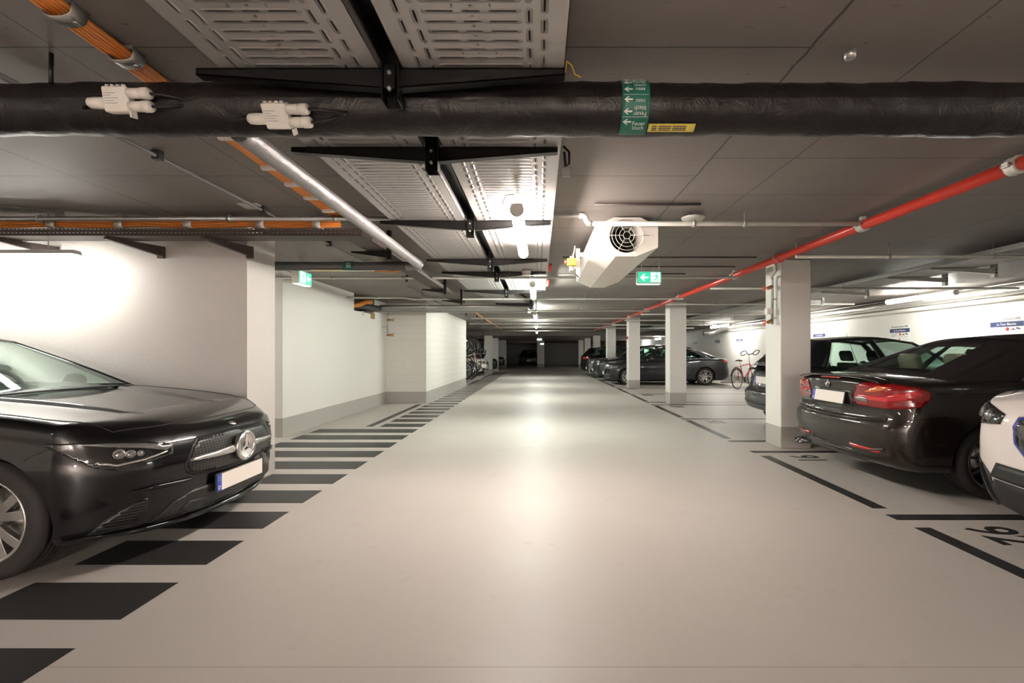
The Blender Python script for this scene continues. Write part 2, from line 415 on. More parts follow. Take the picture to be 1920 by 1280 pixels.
# ---------------------------------------------------------------- floor markings
T = .0015
def mark(pts, label, group, name='floor_stripe'):
    o = MB().prism(pts, 'z', .0001, T).build(name, M['paint_black'])
    return tag(o, label, 'floor marking', group)
def rect(x0, x1, y0, y1): return [(x0,y0),(x1,y0),(x1,y1),(x0,y1)]
k = 0
for k in range(0, 48):
    yf = 1125*(.0018+.000514*k)-.0    # far edge
    yn = yf-.36
    if yf > 30: break
    xl = -2.73
    if 5.1 < yf < 7.9: xl = -3.56
    elif yf > 7.9: xl = -2.665
    if 5.04 < yn and yf < 7.0: xl = -4.3 if yf < 6.6 else -3.58
    lab = ('black cross stripe on the pale floor left of the aisle, %s from the camera' % (ORD[k] if k else 'nearest'))
    mark(rect(xl, -1.955, yn, yf), lab.replace('nearest from', 'nearest to'), 'black cross stripes along the left edge of the aisle')
mark(rect(-2.91, -2.79, 8.06, 11.48), 'long black line on the floor in front of the white brick wall', 'long black lines left of the aisle', 'floor_line')
mark(rect(-2.76, -2.65, 18.35, 22.0), 'long black line on the floor beside the hanging bicycles', 'long black lines left of the aisle', 'floor_line')
mark(rect(-2.76, -2.65, 22.4, 27.5), 'long black line on the floor in front of the white car on the left', 'long black lines left of the aisle', 'floor_line')
bay = [1.26, 3.634]; 
lines = [1.26, 3.634, 6.02, 6.74, 8.99, 11.39, 11.99, 14.37, 16.64, 17.24, 19.6, 21.9, 22.5, 24.9, 27.2]
for i, yy in enumerate(lines):
    mark(rect(2.67, 7.6, yy-.06, yy+.06), 'thin black line between parking bays on the right, %s from the camera' % ORD[i] if i else 'thin black bay line on the right, closest to the camera', 'black lines between the right-hand bays', 'bay_line')
pairs = [(-.95,1.05),(1.47,3.42),(3.842,5.79),(6.93,8.80),(9.20,11.20),(12.2,14.17),(14.57,16.45),(17.4,19.4),(19.8,21.7),(22.7,24.7),(25.1,27.0)]
for i, (a, b) in enumerate(pairs):
    mark(rect(2.675, 2.79, a, b), 'black dash on the floor marking the mouth of a right-hand bay, %s from the camera' % ORD[i] if i else 'black dash at the mouth of the right-hand bay beside the camera', 'black dashes at the mouths of the right-hand bays', 'floor_dash')
def text_mesh(txt, size, name, m, parent=None, mtx=None, ext=.0006, align='LEFT', sx=1.0, off=0.0):
    cu = bpy.data.curves.new('t', 'FONT'); cu.body = txt; cu.size = size; cu.extrude = ext; cu.align_x = align; cu.resolution_u = 3; cu.offset = off
    to = bpy.data.objects.new('t', cu); COL.objects.link(to)
    dg = bpy.context.evaluated_depsgraph_get(); dg.update()
    me = bpy.data.meshes.new_from_object(to.evaluated_get(dg)); bpy.data.objects.remove(to); bpy.data.curves.remove(cu)
    me.name = name
    me.transform(Matrix.Diagonal((sx, 1, 1, 1)))
    if mtx is not None: me.transform(mtx)
    me.materials.clear(); me.materials.append(m)
    o = bpy.data.objects.new(name, me); COL.objects.link(o)
    if parent is not None: o.parent = parent
    return o
def basis(o, r, u):            # matrix: local x->r, y->u, origin o
    r = Vector(r).normalized(); u = Vector(u).normalized(); f = r.cross(u)
    mt = Matrix((r, u, f)).transposed().to_4x4(); mt.translation = Vector(o); return mt
for i, (yy, t) in enumerate(((1.26+2.19,'92'),(3.634+2.19,'91'),(8.79,'90'),(11.19,'89'),(14.15,'88'),(16.45,'87'))):
    o = text_mesh(t, .46, 'bay_number', M['paint_black'], mtx=basis((3.02, yy, .001), (0,-1,0), (1,0,0)), ext=.0005, sx=.75, off=.008)
    me = o.data; c = Vector((3.18, yy-.2, 0)); me.transform(Matrix.Translation(-c)); o.location = c
    tag(o, ['black painted number on the floor at the white car','black painted number on the floor behind the soft-top car','black painted number on the floor near the dark hatchback','black painted number on the floor before the second pillar','black painted number on the floor just beyond the second pillar','smallest visible black number on the floor near the third pillar'][i], 'bay number', 'painted bay numbers')

# ---------------------------------------------------------------- lamps
def tube_lamp(x, y0, y1, z, m, label, group=None, zc=CEIL, wrap=True):
    e = thing('ceiling_lamp', label, 'lamp', (x, (y0+y1)/2, z), 0, group)
    b = MB(); ym = (y0+y1)/2; h = (y1-y0)/2
    w_ = .045; k_ = .05 if wrap else .02; hw = .028 if wrap else w_
    b.prism([(x-hw, z+k_),(x-hw, z+.06),(x+hw, z+.06),(x+hw, z+k_)] if wrap else [(x-w_, z+.02),(x-w_*.7, z+.055),(x+w_*.7, z+.055),(x+w_, z+.02)], 'y', y0, y1); b.build('housing', M['white_plastic'], e)
    d = MB()
    prof = [(-w_*.8,k_)]+[(w_*math.cos(a), .015-.045*math.sin(a)) for a in [PI*(1-k/10) for k in range(11)]]+[(w_*.8,k_)]
    d.prism([(x+p[0], z+p[1]) for p in prof], 'y', y0+.01, y1-.01)
    d.build('diffuser', m, e)
    for ya in (y0-.01, y1-.012): MB().prism([(x+p[0]*1.08, z+p[1]*1.08) for p in prof], 'y', ya, ya+.022).build('end_cap', M['galv_pale'], e)
    for yy in (y0+.3, y1-.3): MB().tube([(x, yy, z+.05), (x, yy, zc)], .004, 6).build('hanger', M['galv'], e)
    return e
tube_lamp(-.15, 3.29, 4.75, 2.21, M['lamp_warm'], 'bright tube lamp under the cable trays, largest in view', 'tube lamps over the aisle')
for i, (a, b) in enumerate(((6.9,8.5),(12.2,13.7),(17.4,18.9),(22.6,24.0))):
    tube_lamp(-.09, a, b, 2.21, M['lamp_cool'], 'bright tube lamp over the aisle, %s one away from the camera' % ORD[i+1], 'tube lamps over the aisle')
for i, a in enumerate((-4.2, -8.4)):
    tube_lamp(-.15, a, a+1.46, 2.21, M['lamp_behind'] if i == 0 else M['lamp_behind_boosted'], ['tube lamp over the aisle right behind the camera','unseen boosted tube lamp far behind the camera, added to brighten camera-facing surfaces'][i], 'tube lamps behind the camera', wrap=False)  # the farther one is an unseen, overdriven addition that brightens pillar and wall fronts
for i, (a, b) in enumerate(((8.4,10.05),(18.3,20.3))):
    tube_lamp(7.3, a, b, 2.28, M['lamp_side'], ['bright tube lamp by the pipe along the right wall, nearer one', 'bright tube lamp by the pipe along the right wall, above the dark sedan'][i], 'tube lamps along the right wall')
tube_lamp(7.3, -1.0, .6, 2.28, M['lamp_side'], 'tube lamp along the right wall beside the camera')
tube_lamp(7.3, 28.5, 30, 2.05, M['lamp_side'], 'tube lamp far along the right wall behind the sedan')
def cross_lamp(x0, x1, y, z, label):
    e = thing('ceiling_lamp', label, 'lamp', ((x0+x1)/2, y, z), 0, 'tube lamps on the left')
    MB().prism([(y-.05, z+.0),(y-.035, z+.035),(y+.035, z+.035),(y+.05, z)], 'x', x0, x1).build('housing', M['galv_pale'], e)
    prof = [(.04*math.cos(a), -.04*math.sin(a)) for a in [PI*(1-k/8) for k in range(9)]]
    MB().prism([(y+p[0]+.005, z+p[1]) for p in prof], 'x', x0+.03, x1-.03).build('diffuser', M['lamp_left'], e)
    for xx in (x0+.25, x1-.25): MB().tube([(xx, y, z+.03), (xx, y, CEIL)], .004, 6).build('hanger', M['galv'], e)
tube_lamp(7.3, 13.3, 14.9, 2.28, M['lamp_side'], 'tube lamp along the right wall, hidden behind the nearest pillar')
tube_lamp(7.3, 36, 37.6, 2.05, M['lamp_side'], 'added tube lamp out of sight on the right, brightening the far end', zc=ZD)  # added out of sight to lift the dark far walls
cross_lamp(-6.0, -4.6, 31.0, 2.0, 'tube lamp over the far left bays behind the black cars')
cross_lamp(-5.55, -4.02, 4.18, 2.10, 'tube lamp glaring on the rough white wall above the black car')
cross_lamp(-6.0, -4.6, 6.3, 2.2, 'tube lamp behind the end of the near left wall')
cross_lamp(-6.0, -4.5, -2.5, 2.2, 'tube lamp over the left bays behind the camera')
# ---------------------------------------------------------------- big wrapped pipe across the front
PZ, PY, PR = 2.261, 2.007, .100
def wrapped_pipe(name, p0, p1, r, m, label, cat='pipe', group=None, seg=60, amp=.004, n=32):
    p0, p1 = Vector(p0), Vector(p1); L = (p1-p0).length; t = (p1-p0).normalized()
    a = Vector((0,0,1)) if abs(t.z) < .9 else Vector((1,0,0)); u = t.cross(a).normalized(); q = t.cross(u)
    rnd = random.Random(len(label)); ph = [rnd.uniform(0, 6.28) for _ in range(8)]
    def fn(i, j):
        s_ = i*L; an = 2*PI*j
        k = amp*(math.sin(s_*9+ph[0]+2*math.sin(an+ph[1]))*.5+math.sin(s_*23+an*2+ph[2])*.3+math.sin(s_*4.1+ph[3])*.6)
        # tape laps wound round the wrap
        f = ((s_+.03*math.sin(an+ph[4]))/.17) % 1.0
        k += amp*.9*(1-f)
        return p0+t*s_+(u*math.cos(an)+q*math.sin(an))*(r+k)
    b = MB().grid(fn, int(seg*L), n)
    b.smooth = False; b.tube([p0, p0+t*.004], r, n); b.tube([p1-t*.004, p1], r, n)
    return tag(b.build(name, m, fix=True), label, cat, group)
big = wrapped_pipe('insulated_pipe', (-6.5,PY,PZ), (7.0,PY,PZ), PR, M['foil_black'], 'thick black foil-wrapped pipe crossing right over the foreground', seg=40)
def ballast(cx, ang, label):
    # white trace heating connector strapped to the big pipe; its face points to the camera and down
    e = thing('heating_connector', label, 'connector', (cx, PY, PZ), 0, 'white connectors on the big pipe')
    e.rotation_euler = (ang, 0, 0); e.scale = (.88, 1, .9)
    y = -PR-.012
    # local frame: pipe runs along x, face towards -y
    MB().box(-.055,.055,y-.045,y-.002,-.052,.052).build('housing', M['white_plastic'], e, local=True, bevel=.008)
    for k in range(4): MB().tube([(-.036+k*.024, y-.03, .052),(-.036+k*.024, y-.03, .060)], .008, 10).build('strap_lug', M['white_plastic'], e, local=True)
    for zz in (-.026, .026):
        MB().lathe([(.0,.05),(.021,.05),(.022,.10),(.018,.105),(.024,.11),(.024,.135),(.020,.145),(0,.145)], 20, (0, y-.026, zz), 'x').build('cable_gland', M['white_plastic'], e, local=True)
    MB().lathe([(.0,-.05),(.023,-.05),(.024,-.10),(.022,-.125),(.014,-.135),(0,-.135)], 20, (0, y-.026, -.012), 'x').build('cable_gland', M['white_plastic'], e, local=True)
    MB().box(.06,.068,y-.05,y-.02,-.075,-.05).build('clip', M['white_plastic'], e, local=True)
    for zz, dx in ((.026,.30),(-.026,.26)):
        MB().tube([(.14, y-.026, zz), (.19, y-.018, zz*.9), (dx, y+.012, zz*.3+.0)], .006, 8).build('cable', M['black_plastic'], e, local=True)
    MB().tube([(-.13, y-.026, -.012), (-.17, y-.01, -.014), (-.20, y+.012, -.02)], .006, 8).build('cable', M['black_plastic'], e, local=True)
    for k in range(5):
        MB().box(-.045, -.045+(.05,.03,.06,.04,.055)[k], y-.0463, y-.0455, .022-.010*k, .024-.010*k).build('printed_line', M['ink_grey'], e, local=True)
b0 = ballast((234-CX)*1.9/900, math.radians(12), 'white heating-cable connector strapped on the black pipe, left one')
b1 = ballast((522-CX)*1.9/900, math.radians(35), 'white heating-cable connector strapped on the black pipe, beside the silver branch pipe')
# green wrap label with arrows, and the yellow warning label
def on_pipe(x, ang, off=.0):   # ang 0 = towards camera (-y), positive downwards
    r = PR+.009+off
    return Vector((x, PY-r*math.cos(ang), PZ-r*math.sin(ang)))
def pipe_band(name, x0, x1, a0, a1, m, label, cat, off=0):
    b = MB(); b.grid(lambda i, j: on_pipe(x0+(x1-x0)*i, a0+(a1-a0)*j, off), 6, 32)
    o = b.build(name, m, fix=True); sm = o.modifiers.new('solid', 'SOLIDIFY'); sm.thickness = .002; sm.offset = 0
    return tag(o, label, cat)
gx0, gx1 = (1167-CX)*1.9/900, (1219-CX)*1.9/900
gl = pipe_band('pipe_label', gx0, gx1, -1.25, 1.45, M['green_label'], 'green label with white arrows and German fire-water wording round the black pipe', 'label')
def wrap_mesh(me, xc, ac, sgn=1):   # flat mesh (x,y) -> pipe surface
    for v in me.vertices:
        p = on_pipe(xc+v.co.x, ac-v.co.y/(PR+.009), .0022+v.co.z)
        v.co = p-Vector(gl.location)
def lab_text(t, size, xc, ac, flip):
    mt = Matrix.Rotation(PI if flip else 0, 4, 'Z')
    o = text_mesh(t, size, 'lettering', M['letter_white'], parent=gl, mtx=mt, ext=.0003, align='CENTER')
    wrap_mesh(o.data, xc, ac)
tx = gx0+.072
for t, a, fl in (('Feuer',-.62,False),('l\u00f6sch',-.42,False),('nass',-.24,False),('nass',.10,True),('l\u00f6sch',.33,True),('Feuer',.52,True),('Feuer',-1.0,True),('Feuer',.98,False),('l\u00f6sch',1.15,False)):
    lab_text(t, .023, tx, a, fl)
for a in (-.98,-.68,-.32,.06,.45,.80):
    b = MB(); pts = [(-.017,0),(-.002,.011),(.004,.011),(-.006,.003),(.017,.003),(.017,-.003),(-.006,-.003),(.004,-.011),(-.002,-.011)]
    b.prism(pts, 'z', 0, .0005); o = b.build('arrow', M['letter_white'], gl, local=True)
    wrap_mesh(o.data, gx0+.024, a+.05)
for a in (-.80,-.06,.68,):
    b = MB().box(-.05,.05,-.0008,.0008,0,.0004); o = b.build('divider_line', M['letter_white'], gl, local=True); wrap_mesh(o.data, (gx0+gx1)/2, a)
yl = pipe_band('pipe_sticker', (1219-CX)*1.92/900, (1308-CX)*1.92/900, .93, 1.28, M['yellow_label'], 'yellow warning sticker low on the black pipe beside the green label', 'sticker')
for k, (t, a) in enumerate((('ACHTUNG  BEGLEITHEIZUNG', 1.03), ('NICHT BESCHÄDIGEN', 1.16))):
    pass
for a in (1.02, 1.10, 1.18):
    for x_, w_ in ((.46,.02),(.488,.05),(.545,.055),):
        b = MB().box(0,w_,-.002,.002,0,.0004); o = b.build('printed_line', M['ink'], yl, local=True)
        for v in o.data.vertices: v.co = on_pipe(x_+v.co.x, a-v.co.y/(PR+.009), .0022+v.co.z)-Vector(yl.location)

# ---------------------------------------------------------------- the double cable tray
ZT = 2.33
def tray(x0, x1, y0, y1, label, name='cable_tray', m='tray', h=.06, z=ZT, group=None, x0b=None, x1b=None):
    x0b = x0 if x0b is None else x0b; x1b = x1 if x1b is None else x1b
    vs = [(x0,y0,z),(x1,y0,z),(x1b,y1,z),(x0b,y1,z)]
    b = MB(); b.smooth = False
    t = .0025
    def slab(p, q, r_, s_, up):
        up = Vector(up); P = [Vector(v) for v in (p,q,r_,s_)]; Q = [v+up for v in P]
        b.add(P+Q, [(0,1,2,3),(7,6,5,4),(0,4,5,1),(1,5,6,2),(2,6,7,3),(3,7,4,0)])
    slab(*vs, (0,0,t))
    for (a, c, sg) in ((vs[0], vs[3], 1), (vs[1], vs[2], -1)):
        a, c = Vector(a), Vector(c)
        slab(a, c, c+Vector((0,0,h)), a+Vector((0,0,h)), (sg*t,0,0))
        k = Vector((sg*.012,0,0)); q = Vector((0,0,h))
        slab(a+q, c+q, c+q+k, a+q+k, (0,0,t))
    o = b.build(name, M[m], origin=(x0, y0, z), fix=True)
    return tag(o, label, 'cable tray', group)
G = 'perforated trays hung over the aisle'
tray(-1.215,-.605,.2,1.885,'perforated steel cable tray over the foreground, left of the black spine', group=G)
tray(-.518,.098,.2,1.885,'perforated steel cable tray over the foreground, right of the black spine', group=G)
tray(-1.215,-.605,2.13,8.45,'long perforated cable tray beyond the black pipe, left of the spine', group=G)
tray(-.505,.118,2.13,8.45,'long perforated cable tray beyond the black pipe, above the largest lamp', group=G)
tray(-1.215,-.56,8.47,10.7,'far perforated cable tray slanting over towards the lamps', group=G, x0b=-.86, x1b=-.20)
tray(-.84,-.22,10.72,13.2,'last perforated cable tray before the row of small far lamps', group=G)
sp = MB()
sp.box(-.60,-.595,.2,8.4,ZT+.032,ZT+.1); sp.box(-.53,-.525,.2,8.4,ZT+.032,ZT+.1); sp.box(-.60,-.525,.2,8.4,ZT+.095,ZT+.10)
tag(sp.build('spine_rail', M['black_steel']), 'long black rail running between the two cable trays', 'rail')
def bracket(y, label, xa=-1.30, xb=.10, col='black_steel', xc=-.56, drop=.13):
    e = thing('tray_bracket', label, 'bracket', (xc, y, ZT-drop), 0, 'black brackets under the aisle cable trays')
    z = ZT-.003
    b = MB(); d = .035; w_ = .033
    b.box(xc-w_, xc-w_+.005, y-d, y+d, z-drop, z+.11); b.box(xc+w_-.005, xc+w_, y-d, y+d, z-drop, z+.11)
    b.box(xc-w_, xc+w_, y+d-.005, y+d, z-drop, z+.11)
    b.build('post', M[col], e)
    MB().box(xc-.02, xc+.02, y-d-.006, y-d, z-.085, z+.0).build('bracket_plate', M[col], e)
    for x1 in (xa, xb):
        s_ = 1 if x1 > xc else -1; x0 = xc+s_*w_
        m_ = MB()
        m_.add([(x0,y-.02,z-.075),(x0,y-.02,z),(x1,y-.02,z),(x1,y-.02,z-.025),(x0,y-.015,z-.075),(x0,y-.015,z),(x1,y-.015,z),(x1,y-.015,z-.025)],
               [(0,1,2,3),(7,6,5,4),(0,4,5,1),(1,5,6,2),(2,6,7,3),(3,7,4,0)])
        m_.add([(x0,y-.02,z-.075),(x1,y-.02,z-.025),(x1,y+.022,z-.025),(x0,y+.022,z-.075),(x0,y-.02,z-.071),(x1,y-.02,z-.021),(x1,y+.022,z-.021),(x0,y+.022,z-.071)],
               [(0,1,2,3),(7,6,5,4),(0,4,5,1),(1,5,6,2),(2,6,7,3),(3,7,4,0)])
        m_.box(min(x0,x1), max(x0,x1), y-.02, y+.022, z-.004, z)
        m_.build('arm', M[col], e)
    for dz in (-.03,-.09):
        MB().tube([(xc+.0, y-d-.012, z+dz),(xc, y-d, z+dz)], .008, 6).build('bolt', M['galv'], e)
labs = ['black tray bracket just in front of the big wrapped pipe','black tray bracket just behind the big wrapped pipe','black tray bracket level with the top of the largest lamp',
        'black tray bracket crossing just past the largest lamp','black tray bracket behind the round smoke detector','black tray bracket above the second lamp']
for y, l in zip((1.84, 2.54, 3.95, 5.58, 6.45, 8.35), labs): bracket(y, l)
bracket(10.6, 'black tray bracket under the last, shifted cable tray', xa=-.95, xb=-.1, xc=-.17)
# smoke detector and its lead
e = thing('smoke_detector', 'round white smoke detector hanging below the cable trays', 'smoke detector', (-.16, 6.3, 2.245))
MB().lathe([(0,.075),(.06,.075),(.062,.05),(.05,.045),(.05,.03),(.058,.028),(.055,.012),(.03,.0),(0,0)], 24).build('body', M['white_plastic'], e, local=True)
MB().tube([(0,0,.07),(0,0,.13)], .012, 8).build('socket', M['white_plastic'], e, local=True)
e = thing('lamp_cable', 'thin dark lead looping from the cable tray to the largest lamp', 'cable', (-.2, 3.3, 2.27))
MB().tube([(.03,-.03,.055),(-.02,-.06,.04),(-.045,-.03,.0),(-.02,.02,-.03),(.03,.06,-.03)], .004, 8).build('cable', M['conduit'], e, local=True)

# ---------------------------------------------------------------- foil pipe, conduits, orange cables on the left
wrapped_pipe('foil_pipe', (-1.31,2.10,2.215), (-1.30,5.12,2.20), .045, M['foil_silver'], 'silver foil-wrapped branch pipe running away left of the trays', seg=60, amp=.0015, n=24)
b = MB(); b.tube([(-1.30,5.12,2.20),(-1.298,5.20,2.20),(-1.32,5.265,2.20),(-1.38,5.29,2.20),(-1.46,5.29,2.20)], [.047,.047,.048,.047,.047], 20)
tag(b.build('pipe_elbow', M['foil_silver']), 'silver foil elbow where the branch pipe turns left', 'pipe elbow')
wrapped_pipe('insulated_pipe', (-7.5,5.29,2.198), (-1.46,5.29,2.198), .046, M['foil_grey'], 'grey taped pipe crossing behind the near left wall', seg=30, amp=.002, n=20)
b = MB(); b.grid(lambda i, j: Vector((-2.14,5.29,2.198))+Vector((i*.11, -.052*math.cos(-1.2+2.4*j), -.052*math.sin(-1.2+2.4*j))), 3, 12)
o = b.build('pipe_label', M['green_label'], solid=.002); tag(o, 'small green label on the grey taped pipe at the left', 'label')
for k, zz in enumerate((.02,.0,-.02)):
    MB().box(-2.10,-2.05,5.232,5.234,2.195+zz,2.201+zz).build('printed_line', M['letter_white'], o)
b = MB().box(-2.50,-2.15,5.26,5.29,2.149,2.153); tag(b.build('pipe_sticker', M['yellow_label']), 'yellow strip sticker under the grey taped pipe', 'sticker')

def run_tube(name, pts, r, m, label, cat='pipe', group=None, n=10):
    return tag(MB().tube(pts, r, n).build(name, M[m]), label, cat, group)
xs = [-1.64,-1.64,-1.66,-1.69,-1.72,-1.74,-1.76]; ys = [.4,1.3,2.0,2.8,3.4,3.9,4.2]
for k in range(6):
    pts = []; rnd = random.Random(k)
    for x_, y_ in zip(xs, ys):
        for q in (0,):
            pts.append((x_-.045+k*.018, y_, 2.428+rnd.uniform(-.001,.001)))
    run_tube('orange_cable', pts, .008, 'orange_cable', 'orange cable clipped along the ceiling beside the silver pipe, %s' % ['leftmost','second from the left','third from the left','third from the right','second from the right','rightmost'][k], 'cable', 'orange cables running away along the ceiling', 8)
for i, y in enumerate((1.665, 1.913)):
    e = thing('cable_clamp', ['large metal saddle clamp around the orange cables at the top left corner','large metal saddle clamp around the orange cables just before the black pipe'][i], 'clamp', (-1.64, y, 2.38), 0, 'saddle clamps on the orange cables')
    w_ = .052
    arc = [(-.055,2.445)]+[(-w_*math.cos(PI*t/8)*(1.0), 2.425-.030*math.sin(PI*t/8)**.6) for t in range(9)]+[(.055,2.445)]
    b = MB(); b.grid(lambda s_, t: (-1.645+arc[min(10,int(round(t*10)))][0], y-.03+.06*s_, arc[min(10,int(round(t*10)))][1]), 2, 10)
    b.build('strap', M['galv'], e, solid=.004)
    MB().tube([(-1.60,y,2.39),(-1.60,y,2.384)], .012, 12).build('screw', M['galv'], e)
    MB().box(-1.70,-1.59,y-.035,y+.035,2.436,2.45).build('base', M['galv'], e)
for i, y in enumerate((2.60,3.03,3.33,3.62,3.95)):
    x_ = -1.72 if y > 3 else -1.685
    x_ = -1.66-.035*max(0,(y-2))*1.0
    b = MB().box(x_-.055, x_+.055, y-.018, y+.018, 2.398, 2.446)
    tag(b.build('cable_clip', M['white_plastic'], bevel=.01), 'small pale clip over the orange cables beside the silver pipe, %s from the camera' % ORD[i+1], 'clip', 'small clips on the orange cables')
# transverse tray, cables and pipe in front of the left wall
def small_tray(pts, x, label): pass
b = MB(); TZ = 2.25
for (a, c) in (((-7.5,4.12,TZ),( -1.70,4.12,TZ)),):
    b.box(-7.5,-1.52,4.12,4.122,TZ,TZ+.062); b.box(-7.5,-1.70,4.32,4.322,TZ,TZ+.062); b.box(-7.5,-1.52,4.12,4.322,TZ,TZ+.002)
tag(b.build('cable_tray', M['tray_brown']), 'dark brown perforated cable tray crossing in front of the left wall', 'cable tray', 'brown cable trays on the left')
b = MB(); b.box(-1.70,-1.50,4.323,9.8,TZ,TZ+.002); b.box(-1.502,-1.50,4.323,9.8,TZ,TZ+.062); b.box(-1.70,-1.698,4.323,9.8,TZ,TZ+.062)
tag(b.build('cable_tray', M['tray_brown']), 'dark brown cable tray running away beneath the silver pipe', 'cable tray', 'brown cable trays on the left')
for k in range(8):
    pts = []; rnd = random.Random(50+k)
    for q in range(27):
        x_ = -7.2+q*.21
        pts.append((x_, 4.19+(k%3)*.021, 2.352+(k//3)*.019+.006*math.sin(q*1.5)))
    run_tube('orange_cable', pts, .0075, 'orange_cable', 'orange cable sagging between clips above the left tray, '+['front lowest','middle lowest','rear lowest','front one of the middle layer','centre one of the middle layer','rear one of the middle layer','front topmost','rear topmost'][k], 'cable', 'orange cables crossing above the left tray', 6)
for i, x_ in enumerate((-4.24,-3.65,-3.05,-2.42,-1.93)):
    e = thing('cable_clip', 'pale metal loop holding the orange cables above the left tray, %s' % ['furthest left','second from the left','middle one','second from the right','furthest right'][i], 'clip', (x_, 4.2, 2.33), 0, 'metal loops holding the crossing orange cables')
    arc = [(4.17,2.40),(4.165,2.35),(4.18,2.335),(4.24,2.335),(4.26,2.35),(4.26,2.40)]
    b = MB(); b.grid(lambda s_, t: (x_-.04+.07*s_, *arc[min(5,int(round(t*5)))]), 1, 5); b.build('loop', M['galv_pale'], e, solid=.002)
    MB().box(x_-.035,x_+.04,4.16,4.30,2.40,2.404).build('bracket_plate', M['galv_pale'], e)
    MB().tube([(x_,4.22,2.40),(x_,4.22,CEIL)], .006, 6).build('rod', M['galv'], e)
def tray_arm(x0, y0, x1, y1, z, label, dx=True):
    e = thing('wall_bracket', label, 'bracket', (x1, y1, z-.11), 0, 'brackets carrying the brown trays')
    v = Vector((x1-x0, y1-y0, 0)); n_ = Vector((-v.y, v.x, 0)).normalized()*.02
    P = [Vector((x0,y0,z)),Vector((x1,y1,z)),Vector((x1,y1,z-.09)),Vector((x0,y0,z-.02))]
    MB().add([p-n_ for p in P]+[p+n_ for p in P], [(0,1,2,3),(7,6,5,4),(0,4,5,1),(1,5,6,2),(2,6,7,3),(3,7,4,0)]).build('arm', M['brown_steel'], e)
    MB().box(x1-.03,x1+.03,y1-.004,y1+.02,z-.11,z+.0).build('bracket_plate', M['brown_steel'], e)
    MB().tube([(x1,y1-.014,z-.06),(x1,y1-.004,z-.06)], .012, 6).build('bolt', M['black_steel'], e)
for i, x_ in enumerate((-4.62,-3.62,-2.78)):
    tray_arm(x_-.12, 4.14, x_+.05, 4.53, TZ-.003, 'dark bracket holding the brown tray at the left wall, %s' % ['leftmost, above the glaring lamp','middle one','right one at the wall corner'][i])
def arm_x(y, label):
    e = thing('wall_bracket', label, 'bracket', (-1.52, y, TZ-.09), 0, 'brackets carrying the brown trays')
    P = [Vector((-1.85,y,TZ-.003)),Vector((-1.50,y,TZ-.003)),Vector((-1.50,y,TZ-.07)),Vector((-1.85,y,TZ-.02))]; n_ = Vector((0,.015,0))
    MB().add([p-n_ for p in P]+[p+n_ for p in P], [(0,1,2,3),(7,6,5,4),(0,4,5,1),(1,5,6,2),(2,6,7,3),(3,7,4,0)]).build('arm', M['black_steel'], e)
    MB().box(-1.50,-1.46,y-.02,y+.02,TZ-.09,CEIL).build('post', M['black_steel'], e)
for i, y in enumerate((4.75, 7.6, 9.2)): arm_x(y, 'black bracket hanging the brown tray that runs away, %s one' % ['nearest','middle','farthest'][i])
# conduit on the ceiling
run_tube('conduit', [(-2.27,.6,2.415),(-2.27,7.2,2.415)], .012, 'conduit', 'thin grey conduit running away under the ceiling left of the orange cables', 'conduit')
for i, y in enumerate((2.86, 3.95, 5.2)):
    b = MB().box(-2.295,-2.245,y-.02,y+.02,2.395,2.45); tag(b.build('pipe_clip', M['black_plastic'], bevel=.004), 'black clip fixing the grey conduit to the ceiling, %s' % ['nearest','middle','farthest'][i], 'clip', 'clips on the grey conduit')
b = MB().box(-2.43,-2.27,3.86,4.0,2.440,2.449); tag(b.build('ceiling_plate', M['galv_pale']), 'small cream plate on the ceiling beside the grey conduit', 'plate')
run_tube('thin_pipe', [(-6.2,3.2,2.42),(-3.25,4.1,2.40)], .006, 'brown_steel', 'thin reddish line slanting down to the left sprinkler pipe', 'pipe')
# small things seen at the left ceiling before the big pipe
run_tube('threaded_rod', [(-1.96,1.93,2.33),(-1.96,1.93,2.45)], .008, 'black_steel', 'black rod hanging from the ceiling above the big pipe', 'rod')
b = MB().lathe([(0,0),(.02,0),(.02,.03),(0,.03)], 12, (1.22,1.88,2.40)); tag(b.build('pipe_hanger', M['galv']), 'metal hanger nut above the big pipe right of the green label', 'hanger')
run_tube('earth_wire', [(.105,1.87,2.34),(.11,1.88,2.39),(.13,1.90,2.385),(.145,1.92,2.36),(.17,1.93,2.355)], .0025, 'yellow', 'short yellow earth wire at the corner of the foreground tray', 'wire')
e = thing('cable_loop', 'black cable loop with a grey tag at the tray edge behind the big pipe', 'cable', (.13, 2.52, 2.2))
MB().tube([(.0,0,.13),(.03,0,.10),(.03,0,.04),(.01,0,.02),(.005,0,.1)], .007, 8).build('loop', M['black_plastic'], e, local=True)
MB().box(-.005,.035,-.004,.004,-.03,.02).build('name_tag', M['galv'], e, local=True)

# ---------------------------------------------------------------- transverse sprinkler pipes
def clamp_on(x, y, z, r, parent=None, up=CEIL):
    b = MB(); b.lathe([(r*1.0,-.012),(r*1.45,-.012),(r*1.45,.012),(r*1.0,.012)], 14, (x,y,z), 'x'); b.tube([(x,y,z+r),(x,y,up)], .004, 6)
    return b.build('hanger', M['galv'], parent)
def spr(name, pts, r, label, hang=(), m='galv_pale', group='pale pipes crossing under the ceiling', up=CEIL):
    e = thing(name, label, 'pipe', pts[0], 0, group)
    b = MB(); b.tube(pts, r, 12); b.build('pipe', M[m], e)
    for h in hang: clamp_on(h, pts[0][1], h_z(pts, h), r, e, up)
    return e
def h_z(pts, x):
    for a, c in zip(pts, pts[1:]):
        if min(a[0],c[0]) <= x <= max(a[0],c[0]) and a[0] != c[0]:
            return a[2]+(c[2]-a[2])*(x-a[0])/(c[0]-a[0])
    return pts[0][2]
